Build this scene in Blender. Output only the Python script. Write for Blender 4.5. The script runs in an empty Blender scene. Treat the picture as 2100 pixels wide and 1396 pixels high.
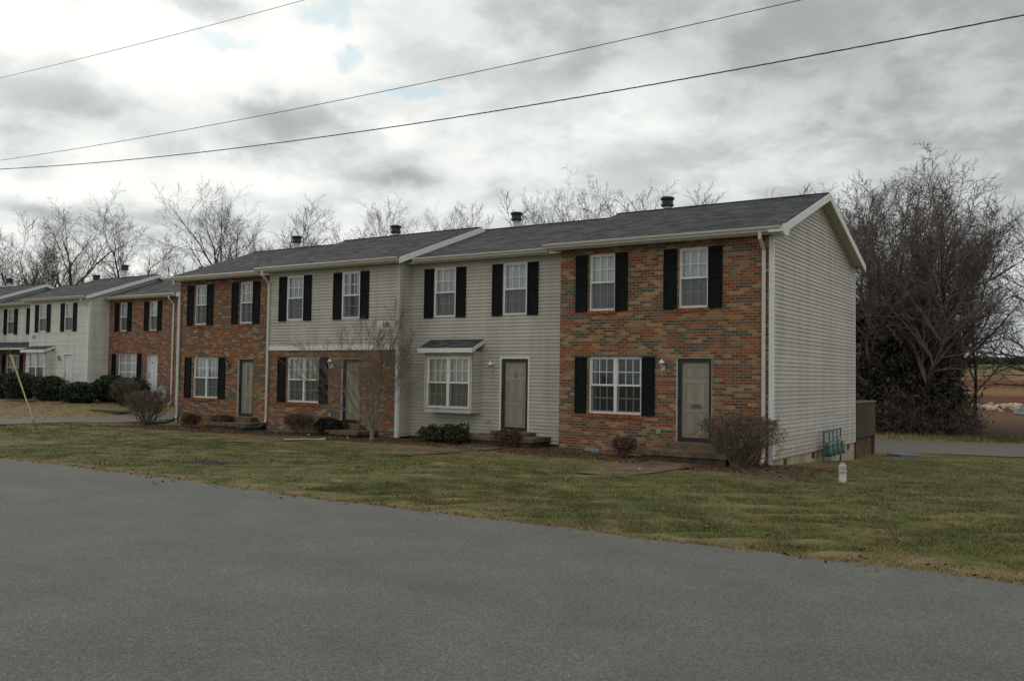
import bpy, math, random
import numpy as np
from mathutils import Vector, Matrix

R = math.radians
scene = bpy.context.scene
COL = scene.collection

# ------------------------------------------------------------------ camera
CAM = np.array([6.7344, -21.269, 1.8817])
F_PX, YAW, PITCH, ROLL = 1847.57, 0.5885, 0.0400, 0.0143
def cam_axes():
    cy, sy, cp, sp = math.cos(YAW), math.sin(YAW), math.cos(PITCH), math.sin(PITCH)
    fwd = np.array([-sy*cp, cy*cp, sp]); right = np.array([cy, sy, 0.0]); up = np.cross(right, fwd)
    cr, sr = math.cos(ROLL), math.sin(ROLL)
    return right*cr + up*sr, -right*sr + up*cr, fwd
RT, UP, FW = cam_axes()
cam_data = bpy.data.cameras.new('camera')
cam = bpy.data.objects.new('camera', cam_data); COL.objects.link(cam)
cam_data.sensor_fit = 'HORIZONTAL'; cam_data.sensor_width = 36.0
cam_data.lens = 36.0*F_PX/2100.0
cam_data.clip_start = 0.1; cam_data.clip_end = 3000
m = Matrix.Identity(4)
for i in range(3):
    m[i][0] = RT[i]; m[i][1] = UP[i]; m[i][2] = -FW[i]; m[i][3] = CAM[i]
cam.matrix_world = m
scene.camera = cam

# ------------------------------------------------------------------ light and exposure
scene.view_settings.view_transform = 'Standard'
scene.view_settings.look = 'None'
scene.view_settings.exposure = 0.0
scene.view_settings.gamma = 1.0
SUN_EL, SUN_AZ = R(27), R(-62)            # azimuth from +Y towards +X: behind the houses, to the left
sun_dir = Vector((math.sin(SUN_AZ)*math.cos(SUN_EL), math.cos(SUN_AZ)*math.cos(SUN_EL), math.sin(SUN_EL)))
sl = bpy.data.lights.new('sun', 'SUN'); sl.energy = 0.55; sl.angle = R(16); sl.color = (1, 0.95, 0.88)
so = bpy.data.objects.new('sun', sl); COL.objects.link(so)
so.rotation_euler = (-sun_dir).to_track_quat('-Z', 'Y').to_euler()

class NT:
    """small node-tree writer"""
    def __init__(s, tree): s.t = tree; s.n = tree.nodes; s.l = tree.links
    def new(s, typ, **kw):
        n = s.n.new(typ)
        for k, v in kw.items(): setattr(n, k, v)
        return n
    def put(s, sock, v):
        if isinstance(v, bpy.types.NodeSocket): s.l.new(v, sock)
        elif v is not None:
            if hasattr(sock, 'default_value'):
                try: sock.default_value = v
                except Exception: sock.default_value = (*v, 1.0)
    def math(s, op, a, b=None, c=None, clamp=False):
        n = s.new('ShaderNodeMath', operation=op); n.use_clamp = clamp
        s.put(n.inputs[0], a)
        if b is not None: s.put(n.inputs[1], b)
        if c is not None: s.put(n.inputs[2], c)
        return n.outputs[0]
    def vmath(s, op, a, b=None, out=0):
        n = s.new('ShaderNodeVectorMath', operation=op); s.put(n.inputs[0], a)
        if b is not None:
            if op == 'SCALE': s.put(n.inputs[3], b)
            else: s.put(n.inputs[1], b)
        return n.outputs[1] if op in ('DOT_PRODUCT', 'LENGTH', 'DISTANCE') else n.outputs[0]
    def mix(s, f, a, b, typ='MIX'):
        n = s.new('ShaderNodeMix', data_type='RGBA', blend_type=typ)
        s.put(n.inputs[0], f); s.put(n.inputs[6], a if isinstance(a, bpy.types.NodeSocket) else (*a, 1)); s.put(n.inputs[7], b if isinstance(b, bpy.types.NodeSocket) else (*b, 1))
        return n.outputs[2]
    def noise(s, vec, scale, detail=3, rough=0.55, col=False, dist=0.0):
        n = s.new('ShaderNodeTexNoise'); s.put(n.inputs['Vector'], vec)
        n.inputs['Scale'].default_value = scale; n.inputs['Detail'].default_value = detail
        n.inputs['Roughness'].default_value = rough; n.inputs['Distortion'].default_value = dist
        return n.outputs[1 if col else 0]
    def ramp(s, f, stops, interp='LINEAR'):
        n = s.new('ShaderNodeValToRGB'); n.color_ramp.interpolation = interp
        e = n.color_ramp.elements
        while len(e) < len(stops): e.new(0.5)
        for x, (p, c) in zip(e, stops):
            x.position = p; x.color = (*c, 1) if not isinstance(c, (int, float)) else (c, c, c, 1)
        s.put(n.inputs[0], f); return n.outputs[0]
    def step(s, v, a, b):      # smooth 0..1
        n = s.new('ShaderNodeMapRange', interpolation_type='SMOOTHSTEP'); s.put(n.inputs[0], v)
        n.inputs[1].default_value = a; n.inputs[2].default_value = b
        return n.outputs[0]
    def scale(s, vec, v):
        return s.vmath('MULTIPLY', vec, v)
    def xyz(s, vec):
        n = s.new('ShaderNodeSeparateXYZ'); s.put(n.inputs[0], vec); return n.outputs
    def comb(s, x, y, z):
        n = s.new('ShaderNodeCombineXYZ'); s.put(n.inputs[0], x); s.put(n.inputs[1], y); s.put(n.inputs[2], z); return n.outputs[0]

SKY_BLOBS = [ ((-60.1, 15.2), 5.6, 2.6, -0.3), ((-48.9, 16.0), 4.0, 1.2, -0.34), ((-51.2, 13.9), 4.7, 1.1, -0.26), ((-62.8, 12.7), 2.2, 1.4, -0.24), ((-63.1, 9.3), 2.2, 0.6, -0.38), ((-57.9, 8.9), 5.0, 1.1, -0.24), ((-53.3, 9.1), 3.7, 0.9, -0.22), ((-30.9, 21.4), 9.3, 3.4, -0.16), ((-12.9, 20.6), 10.2, 3.4, -0.2), ((-17.5, 17.9), 4.7, 1.9, -0.1), ((-53.1, 21.3), 3.4, 0.8, -0.4), ((-41.0, 12.2), 3.4, 0.9, -0.32), ((-44.7, 14.3), 4.7, 1.6, -0.28), ((-8.9, 14.8), 7.8, 3.7, -0.12), ((-27.1, 16.2), 5.3, 1.6, 0.18), ((-13.8, 13.6), 5.0, 1.2, 0.15), ((-55.2, 18.6), 3.4, 2.2, 0.3), ((-60.7, 10.5), 7.8, 0.9, 0.25), ((-47.2, 18.7), 4.0, 2.2, 0.3), ((-52.5, 12.0), 5.0, 0.9, 0.3), ((-41.1, 15.1), 1.9, 1.6, 0.2), ((-61.5, 18.7), 4.7, 1.6, 0.3) ]
SKY_HOLES = [ ((-45.8, 21.8), 1.9, 0.8), ((-52.5, 19.8), 1.9, 0.4), ((-40.3, 17.3), 1.9, 0.4), ((-44.4, 19.4), 0.9, 0.6), ((-44.8, 21.9), 0.9, 1.2) ]
world = bpy.data.worlds.new('World'); scene.world = world; world.use_nodes = True
def build_sky():
    w = NT(world.node_tree); w.n.clear()
    out = w.new('ShaderNodeOutputWorld'); bg = w.new('ShaderNodeBackground')
    w.l.new(bg.outputs[0], out.inputs[0])
    STR = 0.1; bg.inputs[1].default_value = STR
    sky = w.new('ShaderNodeTexSky', sky_type='NISHITA'); sky.sun_disc = False
    sky.sun_elevation = SUN_EL; sky.sun_rotation = SUN_AZ; sky.air_density = 1.0; sky.dust_density = 1.5
    d0 = w.new('ShaderNodeTexCoord').outputs['Generated']
    d0 = w.vmath('NORMALIZE', d0)
    zz = w.xyz(d0)
    plane_z = w.math('ADD', w.math('MAXIMUM', zz[2], 0.0), 0.10)
    pl = w.comb(w.math('DIVIDE', zz[0], plane_z), w.math('DIVIDE', zz[1], plane_z), 0.0)
    n_big = w.noise(pl, 0.42, 5, 0.5)
    pz2 = w.math('ADD', w.math('MAXIMUM', zz[2], 0.0), 0.30)
    pl2 = w.comb(w.math('DIVIDE', zz[0], pz2), w.math('DIVIDE', zz[1], pz2), 0.0)
    n_mid = w.step(w.noise(w.vmath('ADD', pl2, (3.1, 4.7, 2.0)), 5.2, 10, 0.57, dist=0.2), 0.34, 0.64)
    n_fine = w.noise(w.vmath('ADD', pl2, (8.1, 1.7, 2.0)), 9.5, 9, 0.60)
    # ragged edges for the cloud masses
    warp = w.vmath('SCALE', w.vmath('SUBTRACT', w.noise(d0, 14.0, 6, 0.62, col=True), (0.5, 0.5, 0.5)), 0.055)
    d = w.vmath('ADD', d0, warp)
    def blob(az_el, rx, ry):
        az, el = R(az_el[0]), R(az_el[1])
        c = Vector((math.sin(az)*math.cos(el), math.cos(az)*math.cos(el), math.sin(el)))
        r = Vector((math.cos(az), -math.sin(az), 0)); u = r.cross(c)
        q = w.vmath('SUBTRACT', d, tuple(c))
        a = w.vmath('DOT_PRODUCT', q, tuple(r/math.radians(rx))); b = w.vmath('DOT_PRODUCT', q, tuple(u/math.radians(ry)))
        f = w.vmath('DOT_PRODUCT', d, tuple(c))
        r2 = w.math('ADD', w.math('MULTIPLY', a, a), w.math('MULTIPLY', b, b))
        g = w.math('POWER', 2.718, w.math('MULTIPLY', r2, -1.0))
        return w.math('MULTIPLY', g, w.math('GREATER_THAN', f, 0.0))
    glow = w.math('MAXIMUM', w.vmath('DOT_PRODUCT', d0, tuple(sun_dir)), 0.0)
    val = w.math('ADD', SKY_BASE, w.math('MULTIPLY', w.math('POWER', glow, 5.0), SKY_GLOW))
    fwd_h = w.vmath('DOT_PRODUCT', d0, (sun_dir.x/math.cos(SUN_EL), sun_dir.y/math.cos(SUN_EL), 0.0))
    val = w.math('ADD', val, w.math('MULTIPLY', w.math('SUBTRACT', fwd_h, 0.7), 0.10))
    val = w.math('ADD', val, w.math('MULTIPLY', w.math('SUBTRACT', n_big, 0.5), 0.36))
    val = w.math('ADD', val, w.math('MULTIPLY', w.math('SUBTRACT', n_mid, 0.5), 0.28))
    val = w.math('ADD', val, w.math('MULTIPLY', w.math('SUBTRACT', n_fine, 0.5), 0.30))
    for ae, rx, ry, amp in SKY_BLOBS:
        val = w.math('ADD', val, w.math('MULTIPLY', blob(ae, rx, ry), amp))
    sm = w.new('ShaderNodeMath', operation='SMOOTH_MAX'); w.put(sm.inputs[0], val); sm.inputs[1].default_value = 0.40; sm.inputs[2].default_value = 0.22
    val = w.math('MINIMUM', sm.outputs[0], 1.12)
    col = w.ramp(w.math('DIVIDE', val, 1.2), [(0.0, (0.0, 0.0, 0.0)), (0.30, (0.345, 0.360, 0.365)), (0.5, (0.57, 0.600, 0.600)), (0.72, (0.81, 0.845, 0.825)), (1.0, (1.10, 1.095, 1.04))])
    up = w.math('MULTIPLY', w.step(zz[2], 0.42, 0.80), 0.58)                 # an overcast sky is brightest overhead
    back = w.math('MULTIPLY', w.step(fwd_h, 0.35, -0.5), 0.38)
    lift = w.math('ADD', w.math('ADD', 1.0, up), back)  # lift added to sky out of view, to brighten ground and facades
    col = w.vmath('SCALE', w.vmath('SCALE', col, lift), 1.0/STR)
    hole = None
    for ae, rx, ry in SKY_HOLES:
        h = blob(ae, rx, ry)
        hole = h if hole is None else w.math('MAXIMUM', hole, h)
    hole = w.step(w.math('ADD', hole, w.math('MULTIPLY', w.math('SUBTRACT', n_fine, 0.5), 1.8)), 0.12, 0.75)
    blue = w.mix(0.85, sky.outputs[0], (4.9, 6.9, 7.7))
    col = w.mix(w.math('MULTIPLY', hole, 0.65), col, blue)
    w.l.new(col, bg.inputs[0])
SKY_BASE, SKY_GLOW = 0.60, 0.42
build_sky()

# ------------------------------------------------------------------ materials
def material(name, fn, rough=0.8, spec=0.3):
    mt = bpy.data.materials.new(name); mt.use_nodes = True
    w = NT(mt.node_tree); b = w.n['Principled BSDF']
    b.inputs['Roughness'].default_value = rough; b.inputs['Specular IOR Level'].default_value = spec
    pos = w.new('ShaderNodeNewGeometry').outputs['Position']
    c, bump = fn(w, pos, b)
    if c is not None: w.put(b.inputs['Base Color'], c if isinstance(c, bpy.types.NodeSocket) else (*c, 1))
    if bump is not None:
        bn = w.new('ShaderNodeBump'); bn.inputs['Strength'].default_value = bump[1]; bn.inputs['Distance'].default_value = bump[2]
        w.put(bn.inputs['Height'], bump[0]); w.l.new(bn.outputs[0], b.inputs['Normal'])
    return mt

def plain(name, c, var=0.12, scale=3.0, rough=0.7, spec=0.3, bump=None):
    def fn(w, pos, b):
        n = w.noise(pos, scale, 5, 0.6); n2 = w.noise(pos, scale*9, 3, 0.6)
        f = w.math('ADD', w.math('MULTIPLY', n, 0.65), w.math('MULTIPLY', n2, 0.35))
        lo = tuple(x*(1-var*1.6) for x in c); hi = tuple(min(1, x*(1+var*1.6)) for x in c)
        return w.mix(w.step(f, 0.3, 0.7), lo, hi), (None if bump is None else (n2, bump, 0.02))
    return material(name, fn, rough, spec)

def vertical_grime(w, pos):          # rain streaks and dirt that belong to the surface
    return w.noise(w.scale(pos, (2.2, 2.2, 0.22)), 1.0, 5, 0.65)

def siding_fn(c):
    def fn(w, pos, b):
        s = w.xyz(pos)
        g = vertical_grime(w, pos)
        course = w.math('FLOOR', w.math('DIVIDE', s[2], 0.1016))
        panel = w.math('FLOOR', w.math('ADD', w.math('DIVIDE', w.math('ADD', s[0], s[1]), 3.6), w.math('MULTIPLY', w.math('MODULO', w.math('FLOOR', w.math('DIVIDE', course, 2.0)), 3.0), 0.37)))
        wn = w.new('ShaderNodeTexWhiteNoise', noise_dimensions='2D'); w.put(wn.inputs['Vector'], w.comb(course, panel, 0.0))
        f = w.math('ADD', w.math('MULTIPLY', w.step(g, 0.35, 0.75), 0.7), w.math('MULTIPLY', wn.outputs[0], 0.5))
        col = w.mix(f, tuple(x*1.06 for x in c), tuple(x*y for x, y in zip(c, (0.78, 0.77, 0.74))))
        low = w.math('MULTIPLY', w.step(s[2], 0.75, -0.1), w.step(w.noise(pos, 2.5, 4), 0.3, 0.8))
        col = w.mix(w.math('MULTIPLY', low, 0.6), col, (0.26, 0.20, 0.14))
        return col, None
    return fn
M = {}
M['siding'] = material('vinyl_siding', siding_fn((0.50, 0.465, 0.402)), 0.55, 0.3)
M['siding_grey'] = material('vinyl_siding_grey', siding_fn((0.53, 0.495, 0.45)), 0.55, 0.3)
M['siding_pale'] = material('vinyl_siding_pale', siding_fn((0.66, 0.645, 0.585)), 0.55, 0.3)

def brick_fn(tan, red, dark, brown, ruddy, L=0.214, H=0.0735, bias=0.0):
    def fn(w, pos, b):
        s = w.xyz(pos)
        u = w.math('ADD', w.math('ADD', s[0], s[1]), 100.0); z = w.math('ADD', s[2], 10.0)
        rowf = w.math('DIVIDE', z, H); row = w.math('FLOOR', rowf)
        sh = w.math('MULTIPLY', w.math('MODULO', row, 2.0), 0.5)
        uf = w.math('ADD', w.math('DIVIDE', u, L), sh); colm = w.math('FLOOR', uf)
        fu, fz = w.math('FRACT', uf), w.math('FRACT', rowf)
        # mortar
        mu = w.math('MINIMUM', fu, w.math('SUBTRACT', 1.0, fu)); mz = w.math('MINIMUM', fz, w.math('SUBTRACT', 1.0, fz))
        e = w.math('MULTIPLY', w.math('SUBTRACT', w.noise(pos, 60, 2), 0.5), 0.006)
        du = w.math('ADD', w.math('MULTIPLY', mu, L), e); dz = w.math('ADD', w.math('MULTIPLY', mz, H), e)
        mort = w.math('SUBTRACT', 1.0, w.step(w.math('MINIMUM', du, dz), 0.0045, 0.0075))
        cell = w.comb(row, colm, 3.0)
        wn = w.new('ShaderNodeTexWhiteNoise', noise_dimensions='2D'); w.put(wn.inputs['Vector'], cell)
        run = w.new('ShaderNodeTexWhiteNoise', noise_dimensions='2D')      # runs of two or three alike
        w.put(run.inputs['Vector'], w.comb(row, w.math('FLOOR', w.math('DIVIDE', w.math('ADD', colm, w.math('MULTIPLY', row, 1.37)), 2.6)), 7.0))
        big = w.noise(w.comb(w.math('MULTIPLY', colm, L), w.math('MULTIPLY', row, H), 0.0), 1.1, 3)
        pick = w.math('ADD', w.math('MULTIPLY', wn.outputs[0], 0.42), w.math('MULTIPLY', run.outputs[0], 0.58))
        pick = w.math('ADD', pick, w.math('MULTIPLY', w.math('SUBTRACT', big, 0.5), 0.5))
        pick = w.math('ADD', pick, bias)
        base = w.ramp(pick, [(0.0, dark), (0.33, brown), (0.40, tan), (0.52, tuple(x*0.82 for x in tan)), (0.56, ruddy), (0.635, red)], 'CONSTANT')
        wn2 = w.new('ShaderNodeTexWhiteNoise', noise_dimensions='2D'); w.put(wn2.inputs['Vector'], w.vmath('ADD', cell, (31, 17, 0)))
        base = w.mix(1.0, base, w.ramp(wn2.outputs[0], [(0, 0.74), (1, 1.22)]), 'MULTIPLY')
        base = w.mix(w.step(w.noise(pos, 35, 4, 0.7), 0.35, 0.8), base, w.mix(1.0, base, (0.62, 0.6, 0.6), 'MULTIPLY'))
        gr = w.step(vertical_grime(w, pos), 0.48, 0.78)
        col = w.mix(mort, base, w.mix(w.noise(pos, 20, 3), (0.22, 0.18, 0.125), (0.36, 0.30, 0.22)))
        col = w.mix(w.math('MULTIPLY', gr, 0.35), col, w.mix(1.0, col, (0.5, 0.5, 0.5), 'MULTIPLY'))
        h = w.math('ADD', w.math('MULTIPLY', w.math('SUBTRACT', 1.0, mort), 1.0), w.math('MULTIPLY', w.noise(pos, 80, 3), 0.25))
        return col, (h, 0.6, 0.006)
    return fn
M['brick'] = material('mixed_brick', brick_fn((0.340, 0.208, 0.106), (0.27, 0.078, 0.036), (0.112, 0.098, 0.074), (0.160, 0.100, 0.062), (0.265, 0.112, 0.050)), 0.9, 0.15)
M['brick_red'] = material('red_brick', brick_fn((0.34, 0.205, 0.130), (0.29, 0.095, 0.052), (0.12, 0.075, 0.056), (0.20, 0.095, 0.060), (0.25, 0.085, 0.048), 0.2, 0.068, 0.03), 0.9, 0.15)

def shingle_fn(w, pos, b):
    s = w.xyz(pos)
    row = w.math('FLOOR', w.math('DIVIDE', s[2], 0.052))
    tab = w.math('FLOOR', w.math('ADD', w.math('DIVIDE', s[0], 0.31), w.math('MULTIPLY', w.math('MODULO', row, 2.0), 0.5)))
    wn = w.new('ShaderNodeTexWhiteNoise', noise_dimensions='2D'); w.put(wn.inputs['Vector'], w.comb(row, tab, 0.0))
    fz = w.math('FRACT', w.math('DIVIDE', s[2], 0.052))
    base = w.ramp(wn.outputs[0], [(0, (0.030, 0.030, 0.032)), (0.5, (0.050, 0.050, 0.052)), (1, (0.078, 0.075, 0.073))])
    base = w.mix(w.step(w.noise(w.scale(pos, (0.5, 1.2, 1.2)), 1.3, 5), 0.35, 0.7), base, w.mix(1.0, base, (1.36, 1.36, 1.36), 'MULTIPLY'))
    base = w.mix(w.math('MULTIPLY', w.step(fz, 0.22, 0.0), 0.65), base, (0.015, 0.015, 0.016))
    return base, (w.math('ADD', w.noise(pos, 120, 2), w.math('MULTIPLY', wn.outputs[0], 0.8)), 0.5, 0.006)
M['shingle'] = material('asphalt_shingle', shingle_fn, 0.95, 0.2)

def trim_fn(c, streak=(0.42, 0.38, 0.30)):
    def fn(w, pos, b):
        g = vertical_grime(w, pos); n = w.noise(pos, 9, 4, 0.65)
        col = w.mix(w.step(n, 0.3, 0.75), c, tuple(x*0.86 for x in c))
        return w.mix(w.math('MULTIPLY', w.step(g, 0.5, 0.8), 0.4), col, streak), None
    return fn
M['white'] = material('white_trim', trim_fn((0.70, 0.70, 0.66)), 0.5, 0.35)
M['gutter'] = material('gutter_paint', trim_fn((0.52, 0.49, 0.42), (0.26, 0.23, 0.17)), 0.4, 0.4)
M['soffit'] = material('soffit_vinyl', trim_fn((0.46, 0.45, 0.37), (0.24, 0.23, 0.16)), 0.6, 0.3)
M['downspout'] = material('downspout_paint', trim_fn((0.58, 0.56, 0.50), (0.36, 0.32, 0.25)), 0.4, 0.4)
M['sash'] = material('window_vinyl', trim_fn((0.70, 0.71, 0.69), (0.54, 0.53, 0.49)), 0.4, 0.4)
M['grid'] = plain('muntin_vinyl', (0.92, 0.92, 0.90), 0.05, 5, 0.5)
M['shutter'] = plain('shutter_black', (0.0065, 0.007, 0.008), 0.25, 4, 0.65, 0.12)
M['door'] = plain('door_beige', (0.39, 0.335, 0.27), 0.05, 2, 0.5)
M['door_white'] = plain('door_white', (0.68, 0.69, 0.68), 0.05, 2, 0.45)
M['storm'] = plain('storm_frame_bronze', (0.022, 0.023, 0.021), 0.15, 6, 0.4, 0.4)
M['dark_metal'] = plain('dark_metal', (0.03, 0.032, 0.03), 0.25, 8, 0.45, 0.5)
M['galv'] = plain('galvanised_pipe', (0.42, 0.43, 0.43), 0.18, 6, 0.5, 0.5)
M['cap'] = plain('vent_cap', (0.022, 0.030, 0.026), 0.3, 8, 0.5, 0.4)
M['block'] = plain('foundation_block', (0.37, 0.295, 0.20), 0.22, 2.2, 0.9, 0.2, 0.3)
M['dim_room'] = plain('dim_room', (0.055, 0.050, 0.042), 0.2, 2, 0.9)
M['black'] = plain('black_void', (0.012, 0.012, 0.012), 0.2, 8, 0.9, 0.1)
M['step'] = plain('mossy_concrete', (0.135, 0.10, 0.062), 0.35, 3.0, 0.95, 0.15, 0.4)
M['step_dark'] = plain('dark_concrete', (0.070, 0.062, 0.045), 0.35, 3.0, 0.95, 0.15, 0.4)  # darker concrete: step bases, siding house foundation, lid collar
M['slab'] = plain('walk_concrete', (0.125, 0.090, 0.056), 0.35, 1.6, 0.95, 0.15, 0.4)
M['rowlock'] = plain('sill_brick', (0.26, 0.085, 0.042), 0.4, 9, 0.9, 0.15, 0.4)
M['curtain'] = plain('white_curtain', (0.66, 0.66, 0.64), 0.05, 2, 0.9, 0.1)
M['curtain_tan'] = plain('tan_blind', (0.64, 0.58, 0.45), 0.08, 2, 0.9, 0.1)
M['curtain_dim'] = plain('grey_curtain', (0.40, 0.39, 0.36), 0.08, 2, 0.9, 0.1)
M['lamp'] = plain('lamp_white', (0.72, 0.72, 0.70), 0.06, 9, 0.4, 0.4)
M['number'] = plain('number_paint', (0.11, 0.115, 0.115), 0.1, 9, 0.6)
M['green_pipe'] = plain('drain_pipe_green', (0.012, 0.035, 0.026), 0.25, 8, 0.5, 0.4)
M['meter'] = plain('meter_green', (0.065, 0.125, 0.115), 0.25, 9, 0.55, 0.4)
M['meter_grey'] = plain('meter_grey', (0.24, 0.27, 0.27), 0.2, 9, 0.5, 0.4)
M['wood'] = None
def wood_fn(w, pos, b):
    s = w.xyz(pos)
    bd = w.math('FLOOR', w.math('DIVIDE', w.math('ADD', s[0], s[1]), 0.14))
    wn = w.new('ShaderNodeTexWhiteNoise', noise_dimensions='1D'); w.put(wn.inputs['W'], bd)
    g = w.noise(w.scale(pos, (14, 14, 1.1)), 1.5, 5, 0.65)
    c = w.mix(g, (0.042, 0.038, 0.026), (0.098, 0.085, 0.060))
    return w.mix(1.0, c, w.ramp(wn.outputs[0], [(0, 0.75), (1, 1.3)]), 'MULTIPLY'), (g, 0.4, 0.01)
M['wood'] = material('weathered_deck_wood', wood_fn, 0.9, 0.15)
M['wood_top'] = plain('pale_rail_cap', (0.17, 0.15, 0.10), 0.2, 6, 0.9)
M['rusty'] = plain('orange_board', (0.13, 0.068, 0.036), 0.35, 4, 0.9)
M['pvc'] = plain('white_pvc', (0.42, 0.40, 0.34), 0.12, 7, 0.5)
M['yellow'] = plain('yellow_guard', (0.38, 0.32, 0.13), 0.2, 5, 0.5)
M['blue'] = plain('blue_plastic', (0.11, 0.14, 0.17), 0.2, 6, 0.5)
M['wire'] = plain('wire_sheath', (0.09, 0.09, 0.09), 0.2, 2, 0.6)
M['mud'] = plain('dark_lid', (0.055, 0.042, 0.030), 0.35, 6, 0.9, 0.1, 0.4)
M['litter'] = plain('white_litter', (0.66, 0.65, 0.62), 0.1, 9, 0.8)
M['dish'] = plain('dish_grey', (0.33, 0.34, 0.34), 0.08, 5, 0.5)
M['bark'] = plain('bark_grey_brown', (0.090, 0.074, 0.058), 0.35, 5, 0.95, 0.1, 0.5)
M['bark_dark'] = plain('bark_dark', (0.040, 0.032, 0.026), 0.35, 5, 0.95, 0.1, 0.5)
M['twig'] = plain('twig_brown', (0.105, 0.086, 0.072), 0.3, 2, 0.95, 0.1)
M['twig_red'] = plain('twig_reddish', (0.150, 0.124, 0.108), 0.3, 2, 0.95, 0.1)
M['bark_pale'] = plain('bark_pale', (0.20, 0.175, 0.135), 0.3, 6, 0.95, 0.1, 0.4)
M['twig_pale'] = plain('twig_pale', (0.165, 0.128, 0.098), 0.3, 2, 0.95, 0.1)
M['rock'] = plain('limestone', (0.46, 0.37, 0.28), 0.3, 3, 0.9, 0.15, 0.5)
M['gravel'] = plain('grey_gravel', (0.155, 0.155, 0.155), 0.3, 6, 0.95, 0.1, 0.6)

def leaf_fn(cols, sc=1.3):
    def fn(w, pos, b):
        r = w.new('ShaderNodeNewGeometry').outputs['Random Per Island']
        f = w.math('ADD', w.math('MULTIPLY', r, 0.7), w.math('MULTIPLY', w.noise(pos, sc, 4), 0.4))
        k = len(cols)-1
        return w.ramp(f, [(0.12+0.8*i/k, c) for i, c in enumerate(cols)]), None
    return fn
M['box_leaf'] = material('evergreen_leaf', leaf_fn([(0.008, 0.014, 0.006), (0.018, 0.030, 0.010), (0.040, 0.058, 0.022)]), 0.55, 0.35)
M['dark_leaf'] = material('dark_evergreen_leaf', leaf_fn([(0.007, 0.009, 0.006), (0.015, 0.018, 0.010), (0.032, 0.034, 0.018)]), 0.6, 0.3)
M['juniper_leaf'] = material('juniper_leaf', leaf_fn([(0.010, 0.017, 0.007), (0.030, 0.040, 0.014), (0.075, 0.080, 0.028)]), 0.6, 0.3)
M['rust_leaf'] = material('rusty_leaf', leaf_fn([(0.075, 0.055, 0.038), (0.150, 0.105, 0.072), (0.23, 0.165, 0.110)]), 0.8, 0.2)
M['barb_leaf'] = material('barberry_leaf', leaf_fn([(0.048, 0.032, 0.023), (0.105, 0.060, 0.041), (0.165, 0.097, 0.062)]), 0.8, 0.2)
M['cedar_leaf'] = material('cedar_leaf', leaf_fn([(0.030, 0.028, 0.018), (0.062, 0.056, 0.036), (0.108, 0.092, 0.060)]), 0.7, 0.2)
M['litter_leaf'] = material('dry_leaf', leaf_fn([(0.045, 0.026, 0.016), (0.105, 0.060, 0.036), (0.20, 0.125, 0.075)]), 0.85, 0.15)

# glass: see-through with a clear reflection; screen: fine dark mesh over the lower sash
def glass_mat(name, tint, refl, wavy=0.15):
    mt = bpy.data.materials.new(name); mt.use_nodes = True; w = NT(mt.node_tree); w.n.clear()
    o = w.new('ShaderNodeOutputMaterial'); mx = w.new('ShaderNodeMixShader'); t = w.new('ShaderNodeBsdfTransparent'); g = w.new('ShaderNodeBsdfGlossy')
    t.inputs[0].default_value = (*tint, 1); g.inputs['Roughness'].default_value = 0.03; g.inputs[0].default_value = (0.95, 0.97, 0.97, 1)
    fr = w.new('ShaderNodeFresnel'); fr.inputs[0].default_value = 1.5
    pos = w.new('ShaderNodeNewGeometry').outputs['Position']
    bn = w.new('ShaderNodeBump'); bn.inputs['Strength'].default_value = wavy; bn.inputs['Distance'].default_value = 0.02
    w.put(bn.inputs['Height'], w.noise(pos, 1.7, 2)); w.l.new(bn.outputs[0], g.inputs['Normal'])
    f = w.math('MULTIPLY', fr.outputs[0], refl, clamp=True)
    w.l.new(f, mx.inputs[0]); w.l.new(t.outputs[0], mx.inputs[1]); w.l.new(g.outputs[0], mx.inputs[2]); w.l.new(mx.outputs[0], o.inputs[0])
    return mt
M['glass'] = glass_mat('window_glass', (0.96, 0.98, 0.97), 1.7)
M['storm_glass'] = glass_mat('storm_glass', (0.96, 0.96, 0.94), 0.35, 0.02)
def screen_mat():
    mt = bpy.data.materials.new('insect_screen'); mt.use_nodes = True; w = NT(mt.node_tree); w.n.clear()
    o = w.new('ShaderNodeOutputMaterial'); mx = w.new('ShaderNodeMixShader'); t = w.new('ShaderNodeBsdfTransparent'); g = w.new('ShaderNodeBsdfDiffuse')
    g.inputs[0].default_value = (0.060, 0.065, 0.060, 1); mx.inputs[0].default_value = 0.44
    w.l.new(t.outputs[0], mx.inputs[1]); w.l.new(g.outputs[0], mx.inputs[2]); w.l.new(mx.outputs[0], o.inputs[0])
    return mt
M['screen'] = screen_mat()

# ground colours ---------------------------------------------------
def turf_mask(w, pos):
    """0 = green turf, 1 = dry straw; shared by the soil sheet and the blades"""
    n1 = w.noise(w.scale(pos, (0.50, 0.55, 1.0)), 1.0, 7, 0.68)
    n2 = w.noise(w.scale(pos, (2.0, 2.2, 1.0)), 1.0, 5, 0.65)
    f = w.math('ADD', w.math('MULTIPLY', n1, 0.6), w.math('MULTIPLY', n2, 0.4))
    s = w.xyz(pos)
    edge = w.step(w.math('ADD', s[1], w.math('MULTIPLY', w.math('SUBTRACT', w.noise(pos, 1.3, 4), 0.5), 1.2)), -11.0, -11.75)                       # dry verge along the road
    far = w.step(s[0], -27.0, -31.0)                         # dormant lawn of the far building
    house = w.step(s[1], -4.6, -1.6)
    house = w.math('MULTIPLY', house, w.step(s[0], 2.0, 0.0))
    f = w.math('ADD', f, w.math('MULTIPLY', edge, 0.16))
    f = w.math('ADD', f, w.math('MULTIPLY', far, 0.16))
    f = w.math('ADD', f, w.math('MULTIPLY', house, 0.12))
    return w.step(f, 0.42, 0.68)
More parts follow.
